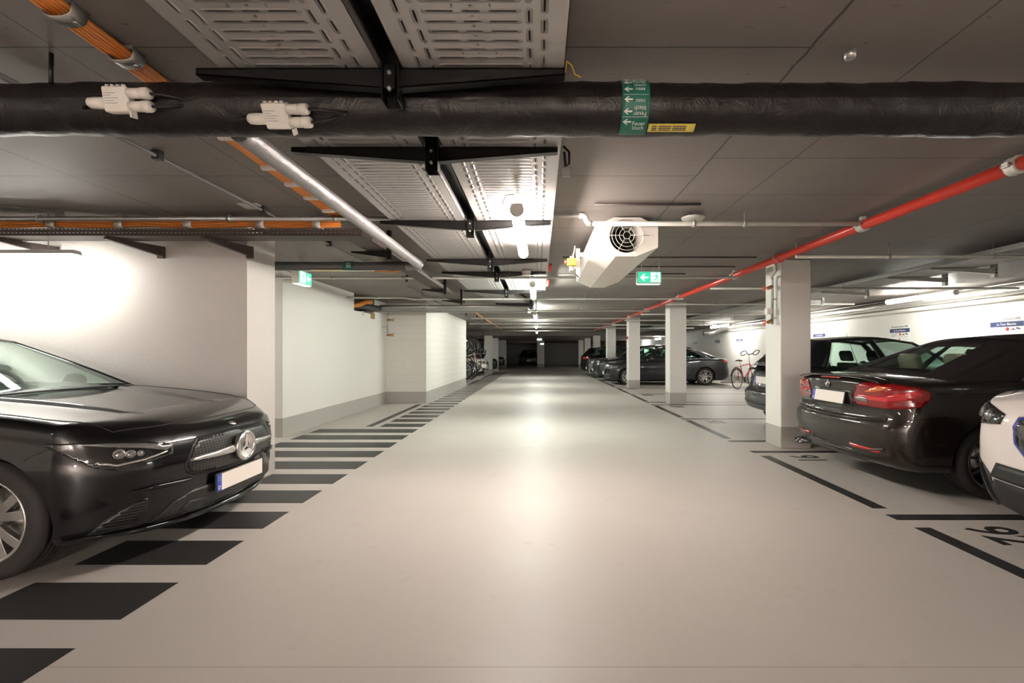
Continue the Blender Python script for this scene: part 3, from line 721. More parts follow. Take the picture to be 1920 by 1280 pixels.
# line 1, with the white elbow to the right of the trays
spr('sprinkler_pipe', [(-7.6,4.13,2.395),(-1.25,4.13,2.40)], .021, 'galvanised pipe over the orange cables in front of the left wall', (-4.3,-2.66,-1.75), 'galv')
e = spr('sprinkler_pipe', [(.12,4.13,2.425),(.36,4.13,2.425)], .016, 'short white pipe leaving the tray towards the jet fan')
MB().tube([(.35,4.13,2.425),(.385,4.13,2.425),(.405,4.13,2.41),(.41,4.13,2.385),(.425,4.13,2.362),(.455,4.13,2.355)], .025, 14).build('elbow', M['white_plastic'], e)
spr('sprinkler_pipe', [(.45,4.13,2.355),(2.76,4.13,2.355)], .021, 'pale pipe passing right in front of the jet fan grille', (1.335,1.77))
dsc = MB(); dsc.lathe([(0,.0),(.085,.0),(.098,.012),(.10,.018),(.085,.014),(0,.008)], 28, (1.335,4.15,2.395))
tag(dsc.build('shield_plate', M['galv_pale']), 'round metal plate hung on the pipe right of the jet fan', 'plate')
spr('sprinkler_pipe', [(-7,6.75,2.29),(2.78,6.75,2.30)], .02, 'pale pipe crossing the whole aisle below the trays by the exit signs', (-2.9,-1.9,.75,1.6))
spr('sprinkler_pipe', [(-3.7,9.3,2.305),(-2.62,9.3,2.305),(-2.42,9.3,2.275),(2.80,9.3,2.285)], .02, 'pale pipe with a slanting step, starting from the left wall opening', (-3.15,-2.3,-1.5,-.7,.9))
for i, (y, x0) in enumerate(((12.2,-2.0),(14.95,-2.1),(17.75,-2.55),(20.6,-2.55),(23.6,-2.55))):
    spr('sprinkler_pipe', [(x0,y,2.30),(2.82,y,2.30)], .02, 'pale pipe crossing the far aisle, %s of the five parallel ones' % ORD[i], (-1.2,1.1))
for i, (y, xe) in enumerate(((5.28,7.9),(7.9,7.9),(10.5,6.9),(13.3,6.9),(15.8,6.75),(18.5,6.85),(21.0,6.8))):
    spr('sprinkler_pipe', [(2.83,y,2.30),(xe,y,2.30)], .02, 'pale pipe over the right-hand bays, %s from the camera' % (ORD[i] if i else 'nearest').replace('nearest from','nearest to') if i else 'pale pipe over the right-hand bays, closest to the camera', (3.85,5.0), group='pale pipes over the right-hand bays')
for i, (y, x0, x1) in enumerate(((5.95,.3,2.7),(6.6,1.2,2.7),(7.2,.3,2.2),(13.9,.0,3.0))):
    run_tube('thin_conduit', [(x0,y,2.425),(x1,y,2.425)], .010, 'brown_steel', 'thin dark conduit on the ceiling beyond the jet fan, %s' % ['nearest','second','third','far one'][i], 'conduit', 'thin dark conduits under the ceiling')
run_tube('thin_conduit', [(.45,3.85,2.435),(1.30,3.85,2.435)], .011, 'brown_steel', 'dark conduit on the ceiling in front of the jet fan', 'conduit', 'thin dark conduits under the ceiling')
# white conduits, clips above the left exit sign
for k in range(3):
    run_tube('white_conduit', [(-7,6.25+.04*k,2.355-.012*k),(-2.0,6.25+.04*k,2.35-.012*k)], .011, 'white_plastic', 'white conduit above the left exit sign, %s of three' % ['front','middle','rear'][k], 'conduit', 'white conduits above the left exit sign')
for i, x_ in enumerate((-3.08,-2.62,-2.22)):
    b = MB().box(x_-.035,x_+.035,6.2,6.35,2.32,2.42); tag(b.build('cable_clip', M['galv_pale'], bevel=.01), 'pale metal clip on the white conduits, %s' % ['left','middle','right'][i], 'clip', 'clips on the white conduits')
run_tube('orange_cable', [(-2.15,6.3,2.31),(-1.9,6.28,2.30),(-1.72,6.25,2.335),(-1.6,6.2,2.36)], .01, 'orange_cable', 'short orange cable joining the white conduits on the left', 'cable')
# small black anchors on the ceiling at the left
for i, (x_, y_) in enumerate(((-2.06,7.5),(-1.82,8.1),(-1.66,8.3),(-2.35,13.5),(-2.2,14.6),(-2.02,15.7),(-1.9,17))):
    b = MB().tube([(x_,y_,2.34),(x_,y_,2.36),(x_,y_,CEIL)], [.012,.018,.018], 10); tag(b.build('ceiling_anchor', M['black_steel']), 'small black anchor under the ceiling, %s from the camera' % (ORD[i]) if i else 'small black anchor under the ceiling, closest to the camera', 'anchor', 'black anchors under the ceiling')
# grey tray crossing in front of the brick wall
b = MB(); b.box(-3.74,-.25,10.85,10.855,2.17,2.25); b.box(-3.74,-.25,11.25,11.255,2.17,2.25); b.box(-3.74,-.25,10.85,11.255,2.17,2.174)
tag(b.build('cable_tray', M['tray_grey']), 'grey mesh cable tray crossing in front of the white brick wall', 'cable tray')
for k in range(4):
    run_tube('grey_cable', [(-3.6,10.95+.07*k,2.20),(-2.5,10.93+.07*k,2.215),(-.4,10.95+.07*k,2.20)], .022, 'black_plastic', 'thick black cable lying in the grey tray, %s' % ['front','second','third','rear'][k], 'cable', 'black cables in the grey tray')
run_tube('pipe', [(-3.55,10.7,2.27),(-.2,10.7,2.27)], .03, 'galv', 'grey pipe running along the grey tray in front of the brick wall')
# the wall opening
e = thing('cable_opening', 'opening at the top of the left wall with an orange foam sleeve', 'opening', (-3.75,10.1,2.10))
MB().box(-3.99,-3.97,9.76,10.94,2.105,2.44).build('back_panel', M['interior'], e)
MB().tube([(-3.95,10.0,2.2),(-3.80,10.15,2.25),(-3.70,10.3,2.33),(-3.62,10.4,2.33)], .05, 14).build('foam_sleeve', M['orange_cable'], e)
MB().tube([(-3.95,10.2,2.20),(-3.75,10.45,2.24),(-3.55,10.75,2.22)], .06, 14).build('pipe_end', M['foil_grey'], e)
MB().box(-3.98,-3.72,10.2,10.22,2.03,2.12).build('ledge', M['white_plastic'], e)
MB().box(-3.76,-3.735,10.72,10.95,2.0,2.13).build('wooden_block', M['wood'], e)
# valves on the left wall corner
def valve(p, side, red=False, sc=1.0):
    pass
e = thing('water_pipework', 'small pipe with two brass taps in the corner by the brick wall', 'pipework', (-3.66,11.6,1.65))
MB().tube([(-3.62,11.5,2.35),(-3.62,11.5,1.70)], .022, 10).build('pipe', M['galv'], e)
for z_ in (2.02,1.66):
    MB().tube([(-3.63,11.5,z_),(-3.50,11.45,z_)], .028, 10).build('valve', M['brass'], e)
    MB().tube([(-3.47,11.45,z_-.04),(-3.47,11.45,z_+.04)], .012, 8).build('tap_handle', M['brass'], e)
for z_ in (2.2,1.85): MB().box(-3.75,-3.60,11.49,11.51,z_-.01,z_+.01).build('wall_clip', M['galv'], e)

# ---------------------------------------------------------------- red main
ZR, XRR = 2.35, 2.815
e = thing('red_fire_main', 'long red water pipe running away above the row of pillars', 'pipe', (XRR, 2.6, ZR))
MB().tube([(XRR,2.35,ZR),(XRR,24.8,ZR)], .040, 24).build('pipe', M['red_paint'], e)
for i, y in enumerate((2.83,4.17,5.62,6.9,9.6,11.0,12.6,14.9,17.8,20.6)):
    b = MB(); b.lathe([(.04,-.035),(.052,-.035),(.056,-.02),(.050,-.012),(.050,.012),(.056,.02),(.052,.035),(.04,.035)], 24, (XRR,y,ZR), 'y')
    b.box(XRR-.07,XRR+.07,y-.02,y+.02,ZR-.014,ZR+.014)
    if i in (1,3): b.box(XRR-.018,XRR+.018,y-.02,y+.02,ZR,ZR+.075)
    c = b.build('coupling', M['galv_pale'] if i not in (2,5) else M['red_paint'], e)
    for sx in (-.062,.062): MB().tube([(XRR+sx,y-.03,ZR),(XRR+sx,y+.03,ZR)], .009, 8).build('bolt', M['galv'], c)
for i, y in enumerate((5.25,8.0,10.5,13,16,19)): clamp_on(XRR, y, ZR, .03, e)
e['label'] = 'long red water pipe running away above the row of pillars'
e = thing('drain_valve_pipe', 'grey drain pipe with two red-wheeled valves on the nearest right pillar', 'pipework', (3.08,6.2,1.55))
MB().tube([(2.82,5.72,2.32),(2.82,5.72,2.26),(2.84,5.74,2.235),(3.05,6.28,2.235),(3.085,6.34,2.23),(3.09,6.35,2.19),(3.09,6.35,1.62)], .017, 12).build('pipe', M['galv'], e)
for z_ in (2.09,1.64):
    MB().tube([(3.09,6.35,z_+.03),(3.02,6.33,z_)], .024, 10).build('valve', M['brass'], e)
    MB().lathe([(.008,-.006),(.032,-.008),(.036,0),(.032,.008),(.008,.006)], 16, (2.975,6.33,z_), 'x').build('hand_wheel', M['red_paint'], e)
MB().box(3.0,3.07,6.30,6.38,1.75,1.83).build('junction_box', M['white_plastic'], e, bevel=.006)
for z_ in (1.95,1.7): MB().box(3.09,3.15,6.34,6.36,z_-.008,z_+.008).build('wall_clip', M['galv'], e)
for i, y in enumerate((16.7, 27.48)):
    b = MB().lathe([(0,0),(.05,0),(.055,.03),(.02,.05),(0,.05)], 16, (3.06,y,1.75), 'x'); tag(b.build('alarm_button', M['red_paint']), 'small round red fitting on the side of %s' % ['the third pillar','a far pillar on the right'][i], 'fitting')

# ---------------------------------------------------------------- jet fan
FY0, FY1 = 4.24, 6.30
e = thing('jet_fan', 'white octagonal jet fan with round wire grille under the ceiling', 'fan', (.776, FY0, 2.096))
octp = [(.497,2.36),(.497,2.174),(.68,2.096),(.86,2.096),(1.055,2.174),(1.055,2.36),(.90,2.44),(.66,2.44)]
cxf, czf, rf = .776, 2.278, .150
b = MB(); nn = 48; k0 = len(b.v)
# front face with a round hole: ring between octagon and circle
def oct_r(a):
    dx, dz = math.cos(a), math.sin(a); best = 9
    for i in range(8):
        p, q = octp[i], octp[(i+1)%8]
        ex, ez = q[0]-p[0], q[1]-p[1]; den = dx*ez-dz*ex
        if abs(den) < 1e-9: continue
        t = ((p[0]-cxf)*ez-(p[1]-czf)*ex)/den; s_ = ((p[0]-cxf)*dz-(p[1]-czf)*dx)/den
        if t > 0 and -1e-6 <= s_ <= 1+1e-6: best = min(best, t)
    return best
angs = sorted([2*PI*i/64 for i in range(64)]+[math.atan2(p[1]-czf, p[0]-cxf)%(2*PI) for p in octp])
rings = [[(cxf+oct_r(a)*math.cos(a), FY1, czf+oct_r(a)*math.sin(a)) for a in angs],
         [(cxf+oct_r(a)*math.cos(a), FY0, czf+oct_r(a)*math.sin(a)) for a in angs],
         [(cxf+min(rf, oct_r(a)*.97)*math.cos(a), FY0, czf+min(rf, oct_r(a)*.97)*math.sin(a)) for a in angs],
         [(cxf+.96*min(rf, oct_r(a)*.97)*math.cos(a), FY0+.04, czf+.96*min(rf, oct_r(a)*.97)*math.sin(a)) for a in angs],
         [(cxf+.125*math.cos(a), FY0+.30, czf+.125*math.sin(a)) for a in angs]]
N_ = len(angs); vs = [p for r_ in rings for p in r_]; fs = []
for i in range(4):
    for j in range(N_): fs.append((i*N_+j, i*N_+(j+1)%N_, (i+1)*N_+(j+1)%N_, (i+1)*N_+j))
fs.append(tuple(range(N_)))
b.add(vs, fs); b.build('housing', M['white_plastic'], e)
MB().lathe([(0,.28),(.13,.28),(.13,.29),(0,.29)], 32, (cxf,FY0,czf), 'y').build('rotor_disc', M['interior'], e)
for k in range(7):
    a = 2*PI*k/7; b = MB()
    b.bar((cxf+.03*math.cos(a),FY0+.2,czf+.03*math.sin(a)), (cxf+.12*math.cos(a),FY0+.22,czf+.12*math.sin(a)), .05, .006, (math.sin(a)*.6,.8,-math.cos(a)*.6)); b.build('rotor_blade', M['black_plastic'], e)
MB().lathe([(0,.0),(.035,.01),(.04,.06),(.04,.12)], 20, (cxf,FY0+.12,czf), 'y').build('rotor_hub', M['black_plastic'], e)
g = MB()
for r_ in (.032,.066,.100,.132): g.tube([(cxf+r_*math.cos(2*PI*i/40),FY0-.02,czf+r_*math.sin(2*PI*i/40)) for i in range(40)], .0024, 6, closed=True)
for k in range(6):
    a = k*PI/3; g.tube([(cxf+.032*math.cos(a),FY0-.02,czf+.032*math.sin(a)),(cxf+(.20 if k%3==0 else .165)*math.cos(a),FY0-.012,czf+(.20 if k%3==0 else .165)*math.sin(a))], .0028, 6)
g.build('wire_grille', M['galv_pale'], e)
sw = thing('isolator_switch', 'yellow and red isolator switch on a grey plate beside the jet fan', 'switch', (.33, 4.75, 2.0))
MB().box(-.02,.02,.0,.12,.06,.20).build('back_plate', M['galv_pale'], sw, local=True)
MB().box(-.05,.04,-.06,.0,.10,.17).build('housing', M['yellow'], sw, local=True, bevel=.008)
MB().tube([(-.05,-.03,.135),(-.075,-.03,.135)], .02, 12).build('switch_knob', M['red_paint'], sw, local=True)
MB().tube([(.0,-.03,.10),(.01,-.02,.04),(.06,.02,.0),(.09,.1,.04)], .007, 8).build('cable', M['conduit'], sw, local=True)
MB().box(.04,.08,.02,.03,.0,.28).build('side_rail', M['galv_pale'], sw, local=True)
MB().box(.08,.19,.02,.03,.20,.24).build('fixing_arm', M['galv_pale'], sw, local=True)
MB().box(-.02,.04,.02,.03,.08,.18).build('cross_plate', M['galv_pale'], sw, local=True)
MB().tube([(.0,-.03,.17),(.02,-.03,.24),(.03,0,.30)], .006, 8).build('cable', M['white_plastic'], sw, local=True)

# ---------------------------------------------------------------- exit signs
def running_man(o, r, u, s, parent, mirror=1):
    # simple running figure and door, as flat raised shapes
    def sh(pts, nm, m=M['exit_green'], h=.0012):
        b = MB(); b.prism([(p[0]*s*mirror, p[1]*s) for p in pts], 'z', 0, h); ob = b.build(nm, m, parent, local=True, fix=True)
        ob.data.transform(Matrix.Translation(-world_loc(parent)) @ basis(o, r, u))
    sh([(.02,.30),(.10,.33),(.12,.10),(.02,.05)], 'figure_torso')
    sh([(.02,.12),(-.04,-.05),(-.18,-.12),(-.18,-.18),(0,-.12),(.10,.08)], 'figure_leg')
    sh([(.06,.10),(.16,-.02),(.12,-.24),(.18,-.24),(.24,.0),(.12,.14)], 'figure_leg')
    sh([(.03,.30),(-.10,.22),(-.16,.08),(-.12,.07),(-.06,.17),(.05,.22)], 'figure_arm')
    sh([(.08,.32),(.20,.20),(.28,.22),(.28,.17),(.18,.15),(.08,.24)], 'figure_arm')
    sh([(.10+.055*math.cos(a), .41+.055*math.sin(a)) for a in [2*PI*i/12 for i in range(12)]], 'figure_head')
e = thing('exit_sign', 'lit green exit sign with arrow hanging right of the jet fan', 'exit sign', (1.38,6.0,2.10))
x0, x1, z0, z1 = 1.235, 1.535, 2.105, 2.262
MB().box(x0,x1,6.0,6.09,z0,z1).build('housing', M['white_plastic'], e, bevel=.004)
MB().box(x0+.008,x1-.008,5.994,6.0,z0+.014,z1-.01).build('lit_panel', M['exit_green'], e)
MB().box(x0+.01,x1-.01,6.005,6.085,z0-.004,z0).build('light_slot', M['exit_white'], e)
MB().box(x0+.165,x1-.018,5.991,5.994,z0+.02,z1-.018).build('doorway', M['exit_white'], e)
ar = [(-.5,0),(-.1,.36),(.08,.36),(-.12,.09),(.5,.09),(.5,-.09),(-.12,-.09),(.08,-.36),(-.1,-.36)]
MB().prism([(x0+.085+p[0]*.10, (z0+z1)/2+p[1]*.12) for p in ar], 'y', 5.991, 5.994).build('arrow', M['exit_white'], e)
running_man((x0+.225,5.990,(z0+z1)/2-.015), (1,0,0), (0,0,1), .16, e)
for x_ in (x0+.06,x1-.02): MB().tube([(x_,6.045,z1),(x_,6.045,CEIL)], .005, 6).build('hanger', M['galv_pale'], e)
e = thing('exit_sign', 'lit green exit sign seen edge-on near the end of the near left wall', 'exit sign', (-2.79,5.6,2.03))
MB().box(-2.83,-2.745,5.49,5.80,2.04,2.195).build('housing', M['white_plastic'], e, bevel=.004)
MB().box(-2.745,-2.739,5.50,5.79,2.054,2.185).build('lit_panel', M['exit_green'], e)
MB().box(-2.82,-2.75,5.50,5.79,2.036,2.04).build('light_slot', M['exit_white'], e)
MB().box(-2.739,-2.736,5.515,5.64,2.06,2.178).build('doorway', M['exit_white'], e)
MB().prism([(5.715+p[0]*.10, 2.12-p[1]*.12) for p in ar], 'x', -2.739, -2.736).build('arrow', M['exit_white'], e)
running_man((-2.735,5.578,2.105), (0,1,0), (0,0,1), .15, e)
for y_ in (5.56,5.74): MB().tube([(-2.79,y_,2.19),(-2.79,y_,CEIL)], .005, 6).build('hanger', M['galv_pale'], e)
for i, (x0, z0, y0) in enumerate(((-.10,2.0,31.5),(.12,1.83,38.5))):
    e = thing('exit_sign', ['small glowing exit sign far down the aisle, upper one','small glowing exit sign far down the aisle, lower one by the centre pillar'][i], 'exit sign', (x0+.15,y0,z0), 0, 'far exit signs')
    MB().box(x0-.02,x0+.32,y0,y0+.1,z0,z0+.16).build('housing', M['white_plastic'], e)
    MB().box(x0,x0+.14,y0-.01,y0,z0+.02,z0+.14).build('lit_panel', M['exit_white'], e); MB().box(x0+.16,x0+.30,y0-.01,y0,z0+.02,z0+.14).build('doorway', M['exit_white'], e)
    MB().tube([(x0+.15,y0+.05,z0+.16),(x0+.15,y0+.05,ZD)], .006, 6).build('hanger', M['galv'], e)

# ---------------------------------------------------------------- right wall services
b = MB(); X0, X1, Z0 = 5.02, 5.62, 2.33
b.box(X0,X0+.003,2.25,26,Z0,Z0+.062); b.box(X1-.003,X1,2.25,26,Z0,Z0+.062); b.box(X0,X1,2.25,26,Z0,Z0+.003)
tag(b.build('cable_tray', M['tray_grey']), 'galvanised cable tray running away above the right-hand bays', 'cable tray')
for i, y in enumerate((4.6,6.2,6.95,8.6,9.95,12.3,14.6,17)):
    e = thing('tray_bracket', 'steel bracket under the right-hand cable tray, %s from the camera' % ORD[i] if i else 'steel bracket under the right-hand cable tray, closest to the camera', 'bracket', (5.88,y,2.2), 0, 'steel brackets under the right-hand tray')
    P = [Vector((5.05,y,Z0-.004)),Vector((5.86,y,Z0-.004)),Vector((5.86,y,Z0-.07)),Vector((5.05,y,Z0-.022))]; n_ = Vector((0,.018,0))
    MB().add([p-n_ for p in P]+[p+n_ for p in P], [(0,1,2,3),(7,6,5,4),(0,4,5,1),(1,5,6,2),(2,6,7,3),(3,7,4,0)]).build('arm', M['galv'], e)
    MB().box(5.86,5.905,y-.03,y+.03,Z0-.12,CEIL).build('post', M['galv'], e)
    for dz in (-.02,-.06): MB().tube([(5.88,y-.04,Z0+dz),(5.88,y-.03,Z0+dz)], .009, 6).build('bolt', M['black_steel'], e)
wrapped_pipe('foil_pipe', (8.05,.5,2.33), (8.05,19.5,2.30), .09, M['foil_bright'], 'thick silver foil pipe running along the top of the right wall', seg=14, amp=.003, n=20)
run_tube('wall_pipe', [(8.12,.5,2.19),(8.12,20.5,2.16)], .045, 'white_plastic', 'cream pipe fixed on the right wall just below the silver one', 'pipe', None, 14)
b = MB(); b.tube([(8.05,19.5,2.3),(8.05,20.3,2.3),(7.9,20.8,2.25),(7.6,21.0,2.1),(7.2,21.0,2.08)], .11, 16)
tag(b.build('pipe_bend', M['foil_bright']), 'silver pipe bend where the wall pipe turns beyond the dark sedan', 'pipe')

# ---------------------------------------------------------------- signs on the right wall
def bay_sign(y0, y1, num, label):
    e = thing('parking_sign', label, 'sign', (XR-.005,(y0+y1)/2,1.44), 0, 'parking bay signs on the right wall')
    zt, zb = 1.87, 1.45; X = XR-.006
    MB().box(X,XR-.0005,y0,y1,zb,zt).build('board', M['sign_white'], e)
    MB().box(X-.0015,X,y0,y1,zt-.175,zt-.085).build('blue_band', M['signal_blue'], e)
    def t(txt, size, yc, z, m, sx=1):
        o = text_mesh(txt, size, 'lettering', M[m], parent=e, mtx=Matrix.Translation(-world_loc(e)) @ basis((X-.002,yc,z), (0,-1,0), (0,0,1)), ext=.0005, align='CENTER', sx=sx); return o
    yc = (y0+y1)/2
    t('Privatparkplatz '+num, .068, yc, zt-.062, 'ink', .95)
    t('La Tour Blanche', .056, yc, zt-.148, 'sign_white', .95)
    for k in range(4):
        MB().box(X-.0015,X,y1-.04-(.20,.17,.19,.12)[k],y1-.04,zt-.205-.018*k,zt-.198-.018*k).build('printed_line', M['ink_grey'], e)
    b = MB(); b.lathe([(0,-.0015),(.032,-.0015),(.032,0),(0,0)], 20, (X,yc-.02,zt-.215), 'x'); b.build('red_disc', M['red_paint'], e)
    # tow truck and car pictograms
    MB().prism([(yc-.11+p[0], zt-.235+p[1]) for p in [(-.05,0),(.03,0),(.03,.015),(.0,.018),(-.02,.04),(-.03,.04),(-.02,.015),(-.05,.012)]], 'x', X-.0015, X).build('pictogram', M['ink'], e)
    MB().prism([(yc-.20+p[0], zt-.235+p[1]) for p in [(-.05,.0),(.03,.02),(.03,.03),(.01,.045),(-.02,.035),(-.05,.015)]], 'x', X-.0015, X).build('pictogram', M['ink'], e)
    MB().box(X-.0015,X,y0+.03,y1-.03,zt-.272,zt-.268).build('printed_line', M['ink_grey'], e)
    MB().lathe([(0,-.0015),(.022,-.0015),(.022,0),(0,0)], 20, (X,yc,zt-.33), 'x').build('red_disc', M['red_paint'], e)
for y0, num, l in ((8.11,'090','white and blue parking sign above the soft-top car, number 090'),(10.6,'089','white and blue parking sign between the soft-top and the dark hatchback'),
                   (13.72,'088','white and blue parking sign just right of the nearest pillar'),(16.45,'087','white and blue parking sign on the wall hidden behind the nearest pillar'),
                   (19.3,'086','white and blue parking sign on the wall above the bicycle, left of it'),(21.7,'085','white and blue parking sign on the wall over the boot of the dark sedan'),
                   (24.8,'084','white and blue parking sign furthest away, beside the second pillar')):
    bay_sign(y0, y0+.6, num, l)

run_tube('red_hose', [(.15,6.05,2.36),(.15,6.1,2.28)], .02, 'red_paint', 'short red pipe end beside the tray above the smoke detector', 'pipe')
run_tube('red_hose', [(.15,7.3,2.36),(.145,7.35,2.26)], .02, 'red_paint', 'short red pipe end beside the tray above the second lamp', 'pipe')
run_tube('orange_cable', [(-1.83,11.6,2.42),(-1.85,16,2.40),(-1.86,24,2.40)], .014, 'orange_cable', 'single orange cable running away under the far ceiling left of the small lamps', 'cable')
run_tube('conduit', [(-2.35,8.6,2.41),(-2.35,24,2.41)], .014, 'conduit', 'grey conduit under the far ceiling above the brick wall corner', 'conduit')
for i, (x_, n_) in enumerate(((-.05,'upper'),(.02,'lower'))):
    run_tube('hanging_rod', [(-.13+.07*i,11.2,CEIL),(-.13+.07*i,11.2,2.22)], .010, 'black_steel', 'thin dark rod hanging between the second and third lamps, %s one' % ['left','right'][i], 'rod')
# ---------------------------------------------------------------- vehicles
def pchip(pts, x):
    n = len(pts)
    if x <= pts[0][0]: return pts[0][1]
    if x >= pts[-1][0]: return pts[-1][1]
    for i in range(n-1):
        if pts[i][0] <= x <= pts[i+1][0]: break
    def dl(j): return (pts[j+1][1]-pts[j][1])/(pts[j+1][0]-pts[j][0])
    def tg(j):
        if j == 0: return dl(0)
        if j == n-1: return dl(n-2)
        a, b = dl(j-1), dl(j)
        return 0 if a*b <= 0 else 2*a*b/(a+b)
    h = pts[i+1][0]-pts[i][0]; t = (x-pts[i][0])/h; m0, m1 = tg(i)*h, tg(i+1)*h; a, b = pts[i][1], pts[i+1][1]
    return (2*t**3-3*t*t+1)*a+(t**3-2*t*t+t)*m0+(-2*t**3+3*t*t)*b+(t**3-t*t)*m1
def lerp(a, b, t): return a+(b-a)*t

class Car:
    def __init__(s, P, e):
        s.P = P; s.e = e; s.L = P['L']; s.w = P['W']/2
        s.body()
    def half(s, x, k):       # section control points at station x -> interpolated (y,z), k in 0..12 float
        P = s.P; w = s.w*pchip(P['plan'], x/s.L); zb = pchip(P.get('zbl', [(0,P['zb']),(s.L,P['zb'])]), x); zs = pchip(P['zs'], x); zt = pchip(P['zt'], x)
        tuck = P.get('tuck', .9)
        c = P.get('crease', 0)
        pt = [(0,zb),(.6,zb),(.88,zb+.01),(.955,zb+.05),(.975,zb+.14),(.995,lerp(zb,zs,.38)),(1.0,lerp(zb,zs,.62)),(.988-c*.012,lerp(zb,zs,.82)),(.972,lerp(zb,zs,.93)),(.945,zs),(tuck,zs+.012),(.62,lerp(zs,zt,.78)),(.3,lerp(zs,zt,.96)),(0,zt)]
        ys = [(i, p[0]*w) for i, p in enumerate(pt)]; zz = [(i, p[1]) for i, p in enumerate(pt)]
        return pchip(ys, k), pchip(zz, k)
    def body(s):
        P, L, w = s.P, s.L, s.w; D = P.get('detail', 1.0)
        nk = int(52*D); ks = [13*i/nk for i in range(nk+1)]
        FD, RD = P['fd'], P['rd']
        def ring_at(x):
            h = [s.half(x, k) for k in ks]
            return [(y, z) for y, z in h]+[(-y, z) for y, z in h[-2:0:-1]]
        N = 2*nk
        verts = []; rings = []
        def cap(xs, F, sgn):
            B = ring_at(xs); zc = P['zc']; out = []
            a0, p_ = P.get('a0', .82), P.get('pp', 2.3)
            aa = [1-.5*((i+1)/(10*D))**1.5*(1-.9*a0) for i in range(int(10*D))]
            al = []
            steps = int(14*D); 
            for i in range(1, steps+1):
                t = i/steps; al.append(1-(1-a0)*(math.sin(t*PI/2)**1.0 if False else 1-math.cos(t*PI/2)))
            inner = [a0*(1-(i/(12*D))) for i in range(1, int(12*D))]
            for a in al+inner:
                r_ = []
                for (y, z) in B:
                    yy, zz = y*a, zc+(z-zc)*a
                    f = F(yy, zz)
                    if a > a0:
                        q = (a-a0)/(1-a0); g = 1-(max(0,1-q**p_))**(1/p_)
                        # make depth progression smooth
                    else: g = 0
                    r_.append((f+(xs-f)*g, yy, zz))
                out.append(r_)
            return out
        w_ = s.w
        s.Ff = lambda y, z: P['fbow']*(abs(y)/w_)**2.2+pchip(P['fprof'], z)
        s.Fr = lambda y, z: L-P['rbow']*(abs(y)/w_)**2.2-pchip(P['rprof'], z)
        fr = cap(FD, s.Ff, 1)[::-1]
        n = int(60*D); mid = [[(FD+(L-RD-FD)*i/n, y, z) for (y, z) in ring_at(FD+(L-RD-FD)*i/n)] for i in range(n+1)]
        rr = cap(L-RD, s.Fr, -1)
        allr = fr+mid+rr
        for r_ in allr: verts += r_
        faces = []
        for i in range(len(allr)-1):
            for j in range(N): faces.append((i*N+j, i*N+(j+1)%N, (i+1)*N+(j+1)%N, (i+1)*N+j))
        c0 = len(verts); verts.append((s.Ff(0,P['zc']),0,P['zc'])); c1 = len(verts); verts.append((s.Fr(0,P['zc']),0,P['zc']))
        b = (len(allr)-1)*N
        for j in range(N): faces.append((c0, (j+1)%N, j)); faces.append((c1, b+j, b+(j+1)%N))
        me = bpy.data.meshes.new('body'); me.from_pydata(verts, [], faces)
        bm = bmesh.new(); bm.from_mesh(me); bmesh.ops.recalc_face_normals(bm, faces=bm.faces); bm.to_mesh(me); bm.free()
        o = bpy.data.objects.new('body', me); COL.objects.link(o)
        # wheel arches: solid cutters, applied and removed
        Ra = P['r']+P.get('agap', .045); cut = []
        for cx in (P['xf'], P['xr']):
            for sg in (-1, 1):
                b = MB(); y0, y1 = sg*(s.w-.27), sg*(s.w+.2)
                b.lathe([(0,min(y0,y1)),(Ra,min(y0,y1)),(Ra,max(y0,y1)),(0,max(y0,y1))], 48, (cx,0,P['r']), 'y')
                bm = bmesh.new(); c = b.build('cutter', M['black_plastic']); c.data.transform(Matrix.Translation(c.location)); c.location = (0,0,0)
                bm.from_mesh(c.data); bmesh.ops.remove_doubles(bm, verts=bm.verts, dist=1e-5); bmesh.ops.recalc_face_normals(bm, faces=bm.faces); bm.to_mesh(c.data); bm.free()
                cut.append(c); md = o.modifiers.new('b', 'BOOLEAN'); md.operation = 'DIFFERENCE'; md.object = c; md.solver = 'EXACT'
        dg = bpy.context.evaluated_depsgraph_get(); dg.update()
        m2 = bpy.data.meshes.new_from_object(o.evaluated_get(dg)); o.modifiers.clear(); o.data = m2; bpy.data.meshes.remove(me)
        for c in cut: d = c.data; bpy.data.objects.remove(c); bpy.data.meshes.remove(d)
        m2.name = 'body'
        m2.materials.clear()
        for q in (P['paint'], M['black_plastic'], M['interior'])+tuple(P.get('extra', ())): m2.materials.append(q)
        gx0, gx1 = P.get('inx', (P['bx'][0]+.02, P['bx'][1]-.05))
        for p in m2.polygons:
            c = p.center; p.use_smooth = True; p.material_index = 0
            d = [math.hypot(c.x-cx, c.z-P['r']) for cx in (P['xf'], P['xr'])]
            if min(d) < Ra+.002 and abs(c.y) < s.w: p.material_index = 1 if (min(d) < Ra-.0005 or abs(p.normal.y) < .3) else 0
            if c.z < P['zb']+.03: p.material_index = 1
            if p.normal.z > .6 and gx0 < c.x < gx1 and abs(c.y) < s.w*P.get('tuck',.9)*.97 and c.z > .7: p.material_index = 2
            if 'fm' in P:
                q = P['fm'](c, p.normal)
                if q is not None: p.material_index = q
        m2.set_sharp_from_angle(angle=math.radians(38))
        o.parent = s.e; s.o = o
        s.bvh = BVHTree.FromPolygons([v.co.copy() for v in m2.vertices], [tuple(p.vertices) for p in m2.polygons])
        z = 0
    # --- shapes laid on the body surface
    def cast(s, p, d, far=3.0):
        st = Vector(p)-Vector(d)*far
        h = s.bvh.ray_cast(st, Vector(d))
        if h[0] is None:
            h = s.bvh.find_nearest(Vector(p))
        return h[0], (h[1] if h[1].dot(Vector(d)) < 0 else -h[1])
